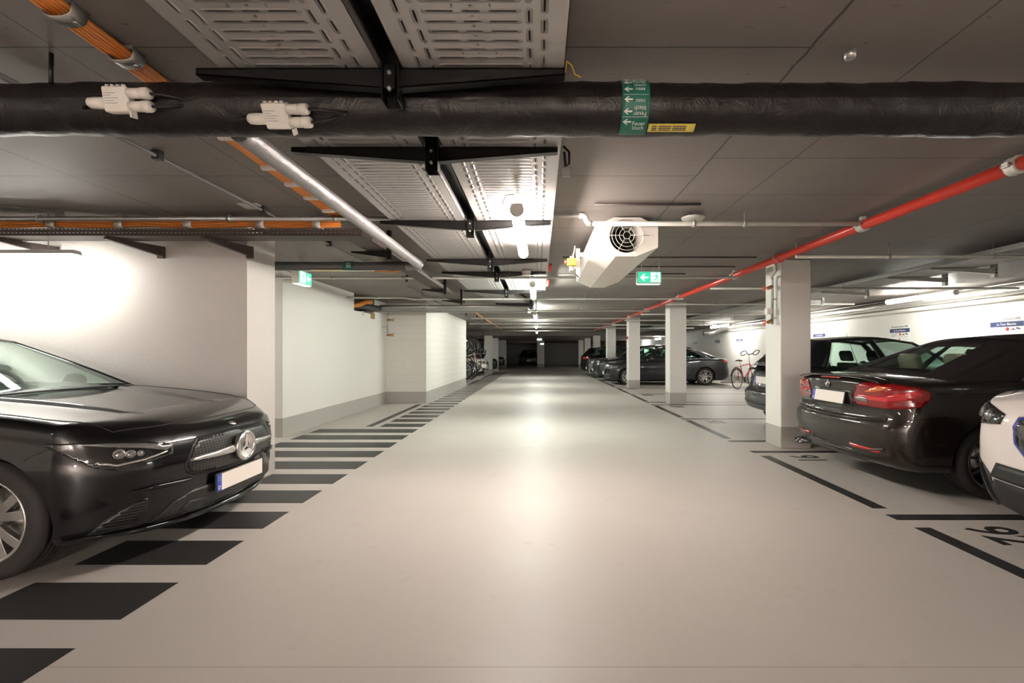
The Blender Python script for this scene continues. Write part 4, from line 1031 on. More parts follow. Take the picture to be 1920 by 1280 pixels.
    def frame(s, d):
        d = Vector(d).normalized(); u = Vector((0,0,1)).cross(d)
        if u.length < .1: u = Vector((0,1,0))
        u.normalize(); v = d.cross(u)
        return d, u, v
    def patch(s, name, pts, d, m, off=.004, depth=.006, res=.03, parent=None, fn=None, pushz=0):
        d, u, v = s.frame(d); P2 = [(Vector(p).dot(u), Vector(p).dot(v)) for p in pts]
        # densify edges
        E = []
        for a, b in zip(P2, P2[1:]+P2[:1]):
            L_ = math.hypot(b[0]-a[0], b[1]-a[1]); n = max(1, int(L_/res))
            for i in range(n): E.append((lerp(a[0],b[0],i/n), lerp(a[1],b[1],i/n)))
        area = sum(a[0]*b[1]-b[0]*a[1] for a, b in zip(E, E[1:]+E[:1]))
        if area < 0: E.reverse()
        def inside(q):
            c = False
            for a, b in zip(E, E[1:]+E[:1]):
                if (a[1] > q[1]) != (b[1] > q[1]) and q[0] < (b[0]-a[0])*(q[1]-a[1])/(b[1]-a[1])+a[0]: c = not c
            return c
        xs = [p[0] for p in E]; ys = [p[1] for p in E]; I = []
        x = min(xs)+res/2
        while x < max(xs):
            y = min(ys)+res/2
            while y < max(ys):
                if inside((x, y)) and min(math.hypot(x-p[0], y-p[1]) for p in E) > res*.45: I.append((x, y))
                y += res
            x += res
        n = len(E)
        vs, es, fs, *_ = geometry.delaunay_2d_cdt([Vector(p) for p in E+I], [(i, (i+1)%n) for i in range(n)], [list(range(n))], 1, 1e-6)
        top = []; 
        for q in vs:
            p3 = u*q[0]+v*q[1]
            h, nr = s.cast(p3, d, 9.0)
            k = fn(h) if fn else 0
            top.append(h-d*(off+k) if not s.flat else h+nr*(off+k))
        b = MB(); b.smooth = True
        base = [t+d*depth for t in top]
        b.add(top+base, [tuple(f) for f in fs])
        nb = len(top); cnt = {}
        for f in fs:
            for i in range(len(f)):
                a_, b_ = f[i], f[(i+1)%len(f)]; cnt[(a_,b_)] = 1
        b.smooth = False
        for (a_, b_) in cnt:
            if (b_, a_) not in cnt:
                b.f.append((a_, b_, nb+b_, nb+a_)); b.m.append(0); b.sm.append(False)
        return b.build(name, m, parent or s.e, local=True, fix=True)
    flat = True
    def line(s, name, pts, d, m, r=.003, off=0, n=5, parent=None, step=.03):
        d = Vector(d).normalized(); P3 = []
        for a, b in zip(pts, pts[1:]):
            a, b = Vector(a), Vector(b); k = max(1, int((b-a).length/step))
            for i in range(k): P3.append(a.lerp(b, i/k))
        P3.append(Vector(pts[-1])); out = []
        for p in P3:
            h, nr = s.cast(p, d); out.append(h+nr*off)
        return MB().tube(out, r, n).build(name, m, parent or s.e, local=True)
    # --- greenhouse
    def gh(s, roof_m=None, glass_m=None):
        P = s.P; tk = P.get('tuck', .9)
        def B(u):
            x = lerp(P['bx'][0], P['bx'][1], u); y, z = s.half(min(max(x, .01), s.L-.01), 10)
            return Vector((x, y-.012, z-.004))
        def R(u):
            return Vector((lerp(P['rx'][0], P['rx'][1], u), pchip(P['ry'], u), pchip(P['rz'], u)))
        def Sd(u, v, sg):
            p = B(u).lerp(R(u), v); p.y += P.get('bulge', .03)*math.sin(PI*v)
            return Vector((p.x, p.y*sg, p.z))
        def W(q, v):       # windscreen, q -1..1
            e0 = Sd(0, v, 1); k = 1-q*q; zt = pchip(P['zt'], e0.x)
            up = lerp(max(0, zt-e0.z)*.9+.01, P['crown'], v)
            return Vector((e0.x-lerp(P['wbow'], P['wbow']*.6, v)*k, e0.y*q, e0.z+up*k))
        def RW(q, v):
            e0 = Sd(1, v, 1); k = 1-q*q; zt = pchip(P['zt'], min(e0.x, s.L-.3))
            up = lerp(max(0, zt-e0.z)*.9+.008, P['crown'], v)
            return Vector((e0.x+lerp(P['rwbow'], P['rwbow']*.6, v)*k, e0.y*q, e0.z+up*k))
        def T(u, q):
            e0 = R(u); k = 1-q*q
            return Vector((e0.x+(-P['wbow']*.6*(1-u)**2+P['rwbow']*.6*u**2)*k, e0.y*q, e0.z+P['crown']*k))
        s.Sd, s.W_, s.RW_, s.T_ = Sd, W, RW, T
        paint = roof_m or P['paint']; gl = glass_m or M['glass']; e = s.e; D = P.get('detail', 1)
        n = int(18*D)+3
        def pan(name, fn, u0, u1, v0, v1, m, th, nu=None, nv=None, mirror=False):
            b = MB(); b.grid(lambda i, j: fn(lerp(u0,u1,i), lerp(v0,v1,j)), nu or n, nv or n)
            o = b.build(name, m, e, local=True, fix=True)
            md = o.modifiers.new('solid', 'SOLIDIFY'); md.thickness = th; md.offset = 0
            return o
        pan('roof', T, 0, 1, -1, 1, paint, .014)
        fm = P.get('frame_m', paint)
        # windscreen and rear screen with surrounds
        g0, g1 = P.get('wv', (.03,.97)); q0 = P.get('wq', .94)
        if P.get('windscreen', True):
            pan('windscreen', W, -q0, q0, g0, g1, gl, .004)
            pan('windscreen_frame', W, -1, -q0, 0, 1, fm, .018, 2); pan('windscreen_frame', W, q0, 1, 0, 1, fm, .018, 2)
            pan('windscreen_frame', W, -q0, q0, 0, g0, M['black_plastic'], .01, None, 2); pan('windscreen_frame', W, -q0, q0, g1, 1, fm, .012, None, 2)
        h0, h1, hq = P.get('rv', (.08,.93,.86)); rm = P.get('rear_m', paint)
        pan('rear_screen', RW, -hq, hq, h0, h1, gl, .004)
        pan('rear_surround', RW, -1, -hq, 0, 1, rm, .014, 5); pan('rear_surround', RW, hq, 1, 0, 1, rm, .014, 5)
        pan('rear_surround', RW, -hq, hq, 0, h0, rm, .014, None, 2); pan('rear_surround', RW, -hq, hq, h1, 1, rm, .014, None, 2)
        for sg in (-1, 1):
            f = lambda u, v: Sd(u, v, sg)
            for (u0, u1, kind) in P['side']:
                if kind == 'glass':
                    v0, v1 = P.get('sv', (.04,.92))
                    pan('side_window', f, u0, u1, v0, v1, gl, .004)
                    pan('window_frame', f, u0, u1, 0, v0, M['black_plastic'], .012, None, 2); pan('window_frame', f, u0, u1, v1, 1, P.get('top_m', fm), .014, None, 2)
                else:
                    mm = {'body': rm if u1 > .6 else fm, 'black': M['black_plastic']}[kind]
                    pan('side_pillar', f, u0, u1, 0, 1, mm, .016, 4)
            if P.get('chrome'):
                c0, c1 = P['chrome']
                MB().tube([Sd(lerp(c0,c1,i/30), .03, sg)+Vector((0,sg*.008,0)) for i in range(31)], .006, 6).build('window_trim', P.get('trim_m', M['chrome']), e, local=True)
                MB().tube([Sd(lerp(c0,c1,i/30), .93, sg)+Vector((0,sg*.008,0)) for i in range(31)], .006, 6).build('window_trim', P.get('trim_m', M['chrome']), e, local=True)
                MB().tube([Sd(c1, lerp(.03,.93,i/10), sg)+Vector((0,sg*.008,0)) for i in range(11)], .006, 6).build('window_trim', P.get('trim_m', M['chrome']), e, local=True)
    # --- wheels
    def wheels(s, style, rim_m, which=None, fine=True, rr=.70):
        P = s.P; r = P['r']; tw = P.get('tw', .225)
        for cx, nm in ((P['xf'],'front'),(P['xr'],'rear')):
            for sg in (-1, 1):
                yo = sg*(s.w*pchip(P['plan'], cx/s.L)-P.get('wi', .02))
                R_ = r*rr
                e = s.e; c = (cx, yo, r); b = MB(); h = tw/2
                def yy(t): return -sg*t       # t measured inward from outer face
                prof = [(R_-.01,.03),(R_+.004,.006),(R_+.012,.0),(lerp(R_,r,.5),-.004),(r-.03,.0),(r-.012,.012),(r-.003,.03)]
                k = 5
                for i in range(k):
                    t0 = .03+(tw-.06)*i/k; t1 = .03+(tw-.06)*(i+1)/k
                    prof += [(r-.001,t0+.004),(r-.001,t1-.004),(r-.009,t1-.002),(r-.009,t1+.001)] if i < k-1 else [(r-.001,t0+.004),(r-.003,t1)]
                prof += [(r-.012,tw-.012),(r-.03,tw),(lerp(R_,r,.4),tw+.0),(R_,tw-.01),(R_-.01,tw-.03),(R_-.02,.08)]
                b.lathe([(q[0], yy(q[1])) for q in prof], 48 if fine else 28, c, 'y', closed=True)
                t = b.build('wheel', M['rubber'], e, local=True, fix=True)
                b = MB(); b.lathe([(R_+.008,yy(-.001)),(R_-.004,yy(.001)),(R_-.018,yy(.012)),(R_-.025,yy(.05)),(R_-.03,yy(.14)),(R_-.03,yy(.19)),(R_-.02,yy(.19)),(R_+.004,yy(.02))], 40, c, 'y', closed=True)
                rim = b.build('rim', rim_m, t, local=True)
                b = MB(); b.lathe([(0,yy(.10)),(R_*.68,yy(.10)),(R_*.68,yy(.13)),(0,yy(.13))], 32, c, 'y'); b.build('brake_disc', M['satin_silver'], t, local=True)
                b = MB(); b.lathe([(0,yy(.16)),(R_-.03,yy(.16)),(R_-.03,yy(.17)),(0,yy(.17))], 32, c, 'y'); b.build('backing_plate', M['interior'], t, local=True)
                b = MB(); b.lathe([(0,yy(.012)),(.028,yy(.012)),(.034,yy(.018)),(.06,yy(.03)),(.07,yy(.06)),(.06,yy(.10)),(0,yy(.10))], 24, c, 'y'); b.build('hub_cap', rim_m, t, local=True)
                nsp, kind, w0, w1 = style
                sp = MB()
                for i in range(nsp):
                    a = 2*PI*i/nsp+.2
                    for da in ((-.15,.15) if kind == 'twin' else (0,)):
                        a1 = a+da*1.6; a0 = a+da*.6
                        p0 = Vector((cx+.05*math.cos(a0), 0, r+.05*math.sin(a0))); p1 = Vector((cx+(R_-.006)*math.cos(a1), 0, r+(R_-.006)*math.sin(a1)))
                        t_ = (p1-p0).normalized(); n_ = Vector((-t_.z, 0, t_.x))
                        y0a, y1a = yo+yy(.030), yo+yy(.008); dp = yy(.03)
                        V = []
                        for (p, ya, wd) in ((p0,y0a,w0),(p0.lerp(p1,.55),lerp(y0a,y1a,.75),lerp(w0,w1,.4)),(p1,y1a,w1)):
                            for q in (-wd,wd): V.append(p+n_*q+Vector((0,ya,0)))
                            for q in (wd,-wd): V.append(p+n_*q*1.1+Vector((0,ya+dp,0)))
                        F = [(3,2,1,0),(8,9,10,11)]
                        for s0 in (0,4):
                            for j in range(4): F.append((s0+j, s0+(j+1)%4, s0+4+(j+1)%4, s0+4+j))
                        if fine:
                            q = MB(); q.add(V, F); q.build('spoke', rim_m, t, local=True, bevel=.002)
                        else: sp.add(V, F)
                if not fine: sp.build('spokes', rim_m, t, local=True)
    def plate(s, c, d, name='licence_plate', wd=.52, ht=.112, tilt=0, parent=None):
        d = Vector(d).normalized(); u = Vector((0,0,1)).cross(d).normalized()*-1   # to the reader's right
        up = Vector((0,0,1)); f = -d; c = Vector(c)
        if tilt: up = (up+d*tilt).normalized()
        r_ = u; mt = Matrix((r_, up, r_.cross(up))).transposed().to_4x4(); mt.translation = c
        b = MB().box(-wd/2-.008,wd/2+.008,-ht/2-.008,ht/2+.008,-.012,0); o = b.build(name, M['black_plastic'], s.e, local=True, bevel=.004); o.data.transform(mt)
        b = MB().box(-wd/2+.045,wd/2,-ht/2,ht/2,.0,.003); k = b.build('plate_face', M['plate_white'], o, local=True, bevel=.002); k.data.transform(mt)
        b = MB().box(-wd/2,-wd/2+.045,-ht/2,ht/2,.0,.003); k = b.build('blue_band', M['plate_blue'], o, local=True); k.data.transform(mt)
        t = text_mesh('D', .036, 'letter', M['letter_white'], parent=o, mtx=mt @ Matrix.Translation((-wd/2+.0225, -ht/2+.012, .0035)), align='CENTER')
        st = MB()
        for i in range(12):
            a = 2*PI*i/12; st.lathe([(0,.0034),(.002,.0034),(.002,.003)], 6, (-wd/2+.0225+.013*math.cos(a), ht/2-.03+.013*math.sin(a), 0), 'z')
        k = st.build('star_ring', M['yellow_label'], o, local=True); k.data.transform(mt)
        return o
def box_round(parent, name, m, x0,x1,y0,y1,z0,z1, bev=.03, local=True):
    return MB().box(x0,x1,y0,y1,z0,z1).build(name, m, parent, local=local, bevel=bev, seg=4)
def seats(s, xs, ys, z, m, w_=.26, rear=None):
    for x in xs:
        for y in ys:
            o = MB().prism([(x-.02,z-.25),(x+.10,z-.25),(x+.20,z+.05),(x+.12,z+.06)], 'y', y-w_, y+w_).build('seat', m, s.e, local=True, bevel=.04, seg=4)
            MB().prism([(x+.10,z+.08),(x+.20,z+.08),(x+.235,z+.20),(x+.22,z+.26),(x+.15,z+.25)], 'y', y-.13, y+.13).build('headrest', m, o, local=True, bevel=.035, seg=4)
def roundel(s, c, d, r, parent=None):
    d = Vector(d).normalized(); u = Vector((0,0,1)).cross(d).normalized(); up = d.cross(u)
    mt = Matrix((u, up, -d)).transposed().to_4x4(); 
    if mt.determinant() < 0: mt = Matrix((-u, up, -d)).transposed().to_4x4()
    mt.translation = Vector(c)
    o = MB().lathe([(0,-.012),(r,-.012),(r,.002),(r*.93,.004),(r*.90,.002),(0,.002)], 32).build('emblem', M['chrome'], s.e, local=True); o.data.transform(mt)
    k = MB().lathe([(r*.60,.0022),(r*.60,.0035),(r*.88,.0035),(r*.88,.0022)], 32).build('emblem_ring', M['black_paint'], o, local=True); k.data.transform(mt)
    for q in range(4):
        pts = [(0,0)]+[(r*.58*math.cos(a), r*.58*math.sin(a)) for a in [q*PI/2+PI/2*i/8 for i in range(9)]]
        k = MB().prism(pts, 'z', .002, .0035).build('emblem_quarter', M['signal_blue'] if q % 2 else M['letter_white'], o, local=True); k.data.transform(mt)
def mirror_(s, x, z, m, sg, y=None):
    y = y or s.w
    b = MB(); b.lathe([(0,0),(.05,.004),(.075,.03),(.08,.08),(.072,.13),(.05,.16),(0,.17)], 20, (0,0,0), 'y')
    o = b.build('door_mirror', m, s.e, local=True)
    o.data.transform(Matrix.Translation((x, sg*(y-.02), z)) @ Matrix.Diagonal((.75,sg*1.0,.85,1)))
    MB().box(x-.03,x+.03,min(sg*(y-.10),sg*(y+.03)),max(sg*(y-.10),sg*(y+.03)),z-.06,z-.02).build('mirror_foot', M['black_plastic'], s.e, local=True, bevel=.01)

# ============ near black saloon on the left
e = thing('car', 'shiny black saloon with a star emblem parked left, nose to the aisle', 'car', (-2.15, 3.46, 0), PI)
P = dict(L=4.69, W=1.83, zb=.16, zc=.46, r=.330, xf=.85, xr=3.58, fd=.50, rd=.5, tuck=.88, a0=.68, pp=1.85, agap=.035, crease=1.0,
  zbl=[(0,.19),(.5,.16),(4,.17),(4.69,.24)],
  plan=[(0,.93),(.12,.965),(.22,.985),(.45,1.0),(.8,.985),(1,.9)],
  zs=[(0,.70),(.5,.845),(.9,.90),(1.5,.945),(2.4,.96),(3.6,.985),(4.3,1.0),(4.69,.95)],
  zt=[(0,.76),(.5,.865),(.7,.895),(1.1,.945),(1.45,.98),(1.6,.94),(2.0,.90),(3.6,.92),(4.0,1.03),(4.69,1.02)],
  fbow=.28, rbow=.15, fprof=[(.15,.07),(.25,.025),(.40,.015),(.55,.0),(.66,.02),(.74,.06),(.80,.11)], rprof=[(.2,.05),(.5,0),(.9,.06),(1.0,.1)],
  paint=M['black_paint'], bx=(1.42,4.15), rx=(2.25,3.55), ry=[(0,.56),(.4,.585),(1,.54)], rz=[(0,1.335),(.25,1.385),(.55,1.395),(1,1.32)], crown=.035,
  wbow=.22, rwbow=.12, side=[(0,.05,'body'),(.05,.46,'glass'),(.46,.50,'black'),(.50,.90,'glass'),(.90,1,'body')], chrome=None, wq=.95)
def fm(c, n):
    if c.z < .22 and abs(n.z) < .9 and c.x < .5: return 1
    return None
P['fm'] = fm
car = Car(P, e); car.gh()
car.wheels((5,'twin',.022,.026), M['satin_silver'])
mesh_m = mat('grille_mesh', (.02,.02,.02), .4, bump=0)
def grille_mesh_mat(name, sx, sy, diag=False, col=(.05,.05,.05), bg=(.004,.004,.004)):
    m = mat(name, col, .35); n = NT(m); b = n.n['Principled BSDF']; o, x, y, z = n.obj()
    u = n.math('ADD', y, n.math('MULTIPLY', x, .6 if diag else 0)); v = z
    if diag: u, v = n.math('ADD', u, v), n.math('SUBTRACT', u, v)
    def f(a, p): return n.math('ABSOLUTE', n.math('SUBTRACT', n.math('FRACT', n.math('DIVIDE', a, p)), .5))
    g = n.math('MAXIMUM', n.math('GREATER_THAN', f(u, sx), .40), n.math('GREATER_THAN', f(v, sy), .38))
    n.link(n.mix(g, bg, col), b.inputs['Base Color']); n.link(n.bump(g, 1.0, .01), b.inputs['Normal'])
    return m
GM = grille_mesh_mat('grille_mesh_fine', .024, .016, col=(.06,.058,.055)); GD = grille_mesh_mat('grille_mesh_diamond', .02, .02, True, col=(.05,.05,.048))
GS = grille_mesh_mat('grille_slats', .30, .017, col=(.05,.05,.048))
fx = (1,0,0)
def yz(pts): return [(0,y,z) for y, z in pts]
gp = [(-.34,.688),(0,.700),(.34,.688),(.39,.64),(.445,.545),(.425,.50),(.36,.472),(0,.464),(-.36,.472),(-.425,.50),(-.445,.545),(-.39,.64)]
car.patch('grille_surround', yz([(y*1.045,.585+(z-.585)*1.10) for y, z in gp]), fx, M['black_plastic'], off=.004)
gr = car.patch('grille', yz(gp), fx, GM, off=.009)
for sg in (-1,1):
    car.patch('grille_bar', yz([(sg*.09,.600),(sg*.26,.588),(sg*.425,.578),(sg*.43,.563),(sg*.26,.556),(sg*.09,.552)]), fx, M['satin_silver'], off=.030, depth=.02, res=.02)
def star(c, R):
    mt = Matrix.Translation(c) @ Matrix.Rotation(-PI/2, 4, 'Y')
    o = MB().lathe([(0,-.02),(R*.86,-.02),(R*.99,.0),(R,.016),(R*.93,.026),(R*.87,.018),(0,.010)], 48).build('emblem_disc', M['satin_silver'], e, local=True); o.data.transform(mt)
    k = MB().lathe([(0,.0105),(0,.013),(R*.80,.013),(R*.84,.0105)], 40).build('emblem_field', M['interior'], o, local=True); k.data.transform(mt)
    k = MB().lathe([(R*.80,.012),(R*.80,.024),(R*.86,.028),(R*.91,.024),(R*.91,.012)], 48).build('emblem_ring', M['chrome'], o, local=True); k.data.transform(mt)
    for q in range(3):
        a = 2*PI*q/3
        # mesh local: after rotation, x->z ; so point up at +x
        tip = (R*.82*math.cos(a), R*.82*math.sin(a)); l = (R*.13*math.cos(a+PI/3), R*.13*math.sin(a+PI/3)); r_ = (R*.13*math.cos(a-PI/3), R*.13*math.sin(a-PI/3))
        b = MB(); b.add([(0,0,.028),(*l,.014),(*tip,.018),(*r_,.014)], [(0,1,2),(0,2,3),(3,2,1)])
        k = b.build('emblem_star_arm', M['chrome'], o, local=True); k.data.transform(mt)
sx_ = car.cast((0,0,.58), fx)[0].x
star(Vector((sx_-.03,0,.582)), .105)
roundel_c = car.cast((0,0,.76), (1,0,-.3))[0]
b = MB().lathe([(0,0),(.028,0),(.028,.004),(0,.006)], 24); k = b.build('bonnet_badge', M['satin_silver'], e, local=True); k.data.transform(Matrix.Translation(roundel_c+Vector((0.0,0,.0))) @ Matrix.Rotation(-.45, 4, 'Y'))
# lower intakes, lip, plate
car.patch('lower_grille', yz([(-.62,.245),(-.52,.33),(-.38,.375),(0,.38),(.38,.375),(.52,.33),(.62,.245),(.52,.225),(0,.215),(-.52,.225)]), fx, GD, off=.006)
car.patch('radar_cover', yz([(.30,.30),(.42,.31),(.47,.27),(.42,.245),(.33,.245)]), fx, M['black_plastic'], off=.012, res=.02)
for sg in (-1,1):
    dd = Vector((.8,-sg*.6,0))
    car.patch('side_intake', [(.12,sg*.66,.395),(.16,sg*.74,.37),(.22,sg*.82,.30),(.27,sg*.86,.235),(.24,sg*.82,.225),(.17,sg*.74,.25),(.12,sg*.66,.33)], dd, GS, off=.006, res=.025)
    car.patch('bumper_trim', [(.10,sg*.40,.455),(.12,sg*.62,.465),(.14,sg*.70,.45),(.12,sg*.62,.438),(.10,sg*.42,.44)], dd if 0 else fx, M['black_paint'], off=.014, depth=.014, res=.025)
    hl = [(.08,sg*.515,.688),(.14,sg*.66,.722),(.24,sg*.79,.742),(.46,sg*.90,.752),(.47,sg*.90,.738),(.36,sg*.88,.672),(.27,sg*.83,.605),(.20,sg*.77,.580),(.13,sg*.67,.60),(.08,sg*.53,.632)]
    h_ = car.patch('headlight', hl, dd, M['lens_dark'], off=.005, res=.014)
    car.patch('headlight_strip', [(.08,sg*.52,.680),(.14,sg*.66,.712),(.24,sg*.79,.732),(.34,sg*.865,.738),(.24,sg*.79,.712),(.14,sg*.66,.685),(.10,sg*.56,.655)], dd, M['lens_grey'], off=.010, parent=h_, res=.014)
    car.patch('headlight_strip', [(.27,sg*.83,.625),(.20,sg*.77,.600),(.13,sg*.67,.618),(.09,sg*.56,.645),(.09,sg*.56,.652),(.13,sg*.67,.630),(.20,sg*.77,.614),(.26,sg*.82,.640)], dd, M['satin_silver'], off=.010, parent=h_, res=.014)
    for (yy_, zz_, rr_) in ((.755,.668,.026),(.695,.662,.022),(.64,.660,.016)):
        h, nr = car.cast((.2,sg*yy_,zz_), dd)
        b = MB().lathe([(0,.004),(rr_*.5,.003),(rr_*.8,-.004),(rr_,.004),(rr_*1.1,.003),(rr_*1.1,-.01)], 20)
        k = b.build('lamp_unit', M['lens_grey'], h_, local=True); k.data.transform(Matrix.Translation(h+nr*.009) @ nr.to_track_quat('Z','Y').to_matrix().to_4x4())
    mirror_(car, 2.08, .99, M['black_paint'], sg, .86)
car.plate((car.cast((0,.0,.375), fx)[0].x-.022, 0, .374), (1,0,0))
# splitter lip
b = MB(); pts = []
for i in range(33):
    q = -1+2*i/32; y = q*.80; h = car.cast((0, y, .21), fx)[0]; pts.append(Vector((h.x-.02, y, .185+.035*abs(q)**3)))
b.tube(pts, [.006+.014*(1-abs(-1+2*i/32)**6) for i in range(33)], 8); b.build('bumper_lip', M['black_paint'], e, local=True)
# bonnet: shut lines and the two raised ridges
down = (0,0,-1)
for sg in (-1,1):
    car.line('bonnet_gap', [(.30,sg*.70,1),(.6,sg*.785,1),(1.0,sg*.80,1),(1.45,sg*.79,1)], down, M['interior'], .0035)
    def ridge(i, j): 
        x = lerp(.35,1.5,i); y0 = lerp(.36,.50,i); k = math.sin(PI*min(1,max(0,i)))**.6
        y = y0+lerp(-.09,.05,j); h = car.cast((x, sg*y, 1), down)[0]
        prof = math.sin(PI*j)**1 * (1 if j < .64 else 1); prof = (j/.64 if j < .64 else (1-j)/.36)
        return Vector((x, sg*y, h.z-.003+.022*k*max(0,prof)))
    MB().grid(ridge, 20, 12).build('bonnet_ridge', M['black_paint'], e, local=True)
car.line('bonnet_gap', [(.30,-.70,1),(.22,-.5,1),(.17,-.25,1),(.155,0,1),(.17,.25,1),(.22,.5,1),(.30,.70,1)], down, M['interior'], .0035)
for sg in (-1,1):
    d_ = (0,-sg,0)
    car.line('panel_gap', [(.47,sg,.74),(.60,sg,.68),(.62,sg,.66)], d_, M['interior'], .002)
    car.line('panel_gap', [(1.45,sg,.88),(1.48,sg,.6),(1.42,sg,.3)], d_, M['interior'], .0025)
    car.line('panel_gap', [(2.55,sg,.92),(2.58,sg,.6),(2.5,sg,.25)], d_, M['interior'], .0025)
    car.line('body_crease', [(.95,sg,.80),(1.8,sg,.83),(3.6,sg,.86)], d_, M['black_paint'], .006)
# cabin
MB().prism([(1.45,.86),(1.50,.955),(1.9,1.0),(2.05,.99),(2.10,.88)], 'y', -.70, .70).build('dashboard', M['interior'], e, local=True, bevel=.02, seg=3)
sw_ = thing; 
pts = [Vector((2.14+.05*math.sin(a), -.37+.185*math.cos(a), .935+.165*math.sin(a))) for a in [2*PI*i/32 for i in range(32)]]
o = MB().tube(pts, .016, 10, closed=True).build('steering_wheel', M['interior'], e, local=True)
MB().prism([(-.37-.17,.93),(-.37+.17,.93),(-.37+.05,.88),(-.37-.05,.88)], 'x', 2.11, 2.13).build('steering_spoke', M['interior'], o, local=True)
seats(car, (2.75,), (-.37,.37), 1.0, M['interior'])
MB().box(2.2,2.23,-.10,.10,1.22,1.27).build('interior_mirror', M['interior'], e, local=True, bevel=.01)
for k, y0 in enumerate((-.55,.15)):
    MB().tube([(1.30,y0,.985),(1.36,y0+.25,1.0),(1.42,y0+.5,.99)], .008, 6).build('wiper', M['black_plastic'], e, local=True)
# ============ dark brown soft-top, tail to the aisle
e = thing('car', 'dark brown soft-top convertible seen from behind, right of the nearest pillar', 'car', (2.91+4.43, 4.89, 0), PI)
P = dict(L=4.43, W=1.77, zb=.20, zc=.62, r=.320, xf=.80, xr=3.49, fd=.5, rd=.42, tuck=.90, a0=.80, pp=2.0, crease=1.2,
  plan=[(0,.9),(.15,.97),(.3,1.0),(.75,1.0),(.9,.975),(1,.93)],
  zs=[(0,.70),(.9,.88),(1.6,.95),(3.0,.985),(3.9,.985),(4.2,.965),(4.43,.95)],
  zt=[(0,.76),(.8,.93),(1.3,.99),(1.5,.95),(2.5,.95),(3.45,1.0),(3.75,1.045),(4.1,1.045),(4.43,1.035)],
  fbow=.2, rbow=.15, fprof=[(.2,.05),(.5,0),(.7,.03),(.8,.1)], rprof=[(.20,.09),(.32,.045),(.50,.0),(.60,.0),(.66,.045),(.75,.055),(.90,.045),(1.0,.03)],
  paint=M['brown_paint'], bx=(1.35,3.83), rx=(2.0,2.95), ry=[(0,.56),(.5,.57),(1,.53)], rz=[(0,1.33),(.4,1.385),(1,1.345)], crown=.045, wbow=.15, rwbow=.10, bulge=.03,
  side=[(0,.05,'body'),(.05,.60,'glass'),(.60,.64,'body'),(.64,.76,'glass'),(.76,1,'body')], rv=(.22,.80,.60), rear_m=M['cloth_top'], top_m=M['cloth_top'], sv=(.03,.88))
car = Car(P, e); car.gh(roof_m=M['cloth_top'])
car.wheels((10,'single',.010,.012), M['dark_rim'], rr=.74)
L = 4.43; rx = (-1,0,0)
def R3(pts): return [(L,y,z) for y, z in pts]
for sg in (1,-1):
    dd = Vector((-.75,-sg*.66,0))
    poly = [(L,sg*.43,.885),(L,sg*.47,.955),(L-.06,sg*.62,.975),(L-.16,sg*.76,.962),(L-.28,sg*.85,.945),(L-.355,sg*.87,.915),(L-.36,sg*.87,.85),(L-.30,sg*.86,.785),(L-.22,sg*.82,.762),(L-.10,sg*.70,.752),(L,sg*.47,.757),(L,sg*.405,.80)]
    tl = car.patch('tail_light', poly, dd, M['red_lens'], off=.008, res=.025)
    car.patch('light_bar', [(L-.02,sg*.47,.862),(L-.02,sg*.62,.862),(L-.10,sg*.70,.858),(L-.18,sg*.76,.895),(L-.28,sg*.835,.918),(L-.315,sg*.855,.885),(L-.24,sg*.82,.84),(L-.12,sg*.70,.81),(L-.02,sg*.60,.81),(L-.02,sg*.46,.82)], dd, M['red_bright'], off=.012, parent=tl, res=.02)
    car.patch('indicator', [(L-.04,sg*.52,.885),(L-.06,sg*.63,.890),(L-.14,sg*.735,.935),(L-.08,sg*.65,.945),(L-.05,sg*.58,.92)], dd, M['amber_lens'], off=.012, parent=tl, res=.02)
    car.patch('reversing_lamp', [(L-.01,sg*.44,.84),(L-.02,sg*.56,.842),(L-.03,sg*.58,.795),(L-.01,sg*.42,.80)], dd, M['lens_grey'], off=.0125, parent=tl, res=.02)
    car.patch('reflector', R3([(sg*.33,.400),(sg*.63,.385),(sg*.66,.37),(sg*.62,.355),(sg*.34,.368)]), rx, M['red_bright'], off=.006, res=.03)
    car.line('bumper_crease', [(L,sg*.0,.63),(L,sg*.4,.635),(L,sg*.7,.66)], rx, M['brown_paint'], .010)
    car.line('bumper_crease', [(L-.20,sg*1,.66),(L-.4,sg*1,.70),(L-.55,sg*1,.72)], (0,-sg,0), M['interior'], .003)
    car.line('boot_gap', [(L,sg*.40,.955),(L,sg*.385,.88),(L,sg*.36,.75),(L,sg*.30,.70),(L,sg*.0,.695)], rx, M['interior'], .004)
    car.line('boot_gap', [(L-.22,sg*.63,1.2),(L-.3,sg*.66,1.2),(L-.55,sg*.66,1.2)], down, M['interior'], .003)
    car.line('lower_crease', [(L,sg*.0,.335),(L,sg*.35,.33),(L,sg*.70,.40)], rx, M['brown_paint'], .010)
    d_ = (0,-sg,0)
    car.line('body_crease', [(L-.45,sg,.90),(3.2,sg,.895),(2.2,sg,.88),(1.2,sg,.84)], d_, M['brown_paint'], .006)
    car.line('panel_gap', [(2.95,sg,.95),(2.98,sg,.6),(2.9,sg,.28)], d_, M['interior'], .0025)
    mirror_(car, 1.75, 1.02, M['brown_paint'], sg, .88)
# fuel flap
car.line('fuel_flap', [(3.42+.085*math.cos(a), 1, .80+.075*math.sin(a)) for a in [2*PI*i/16 for i in range(17)]], (0,-1,0), M['interior'], .002)
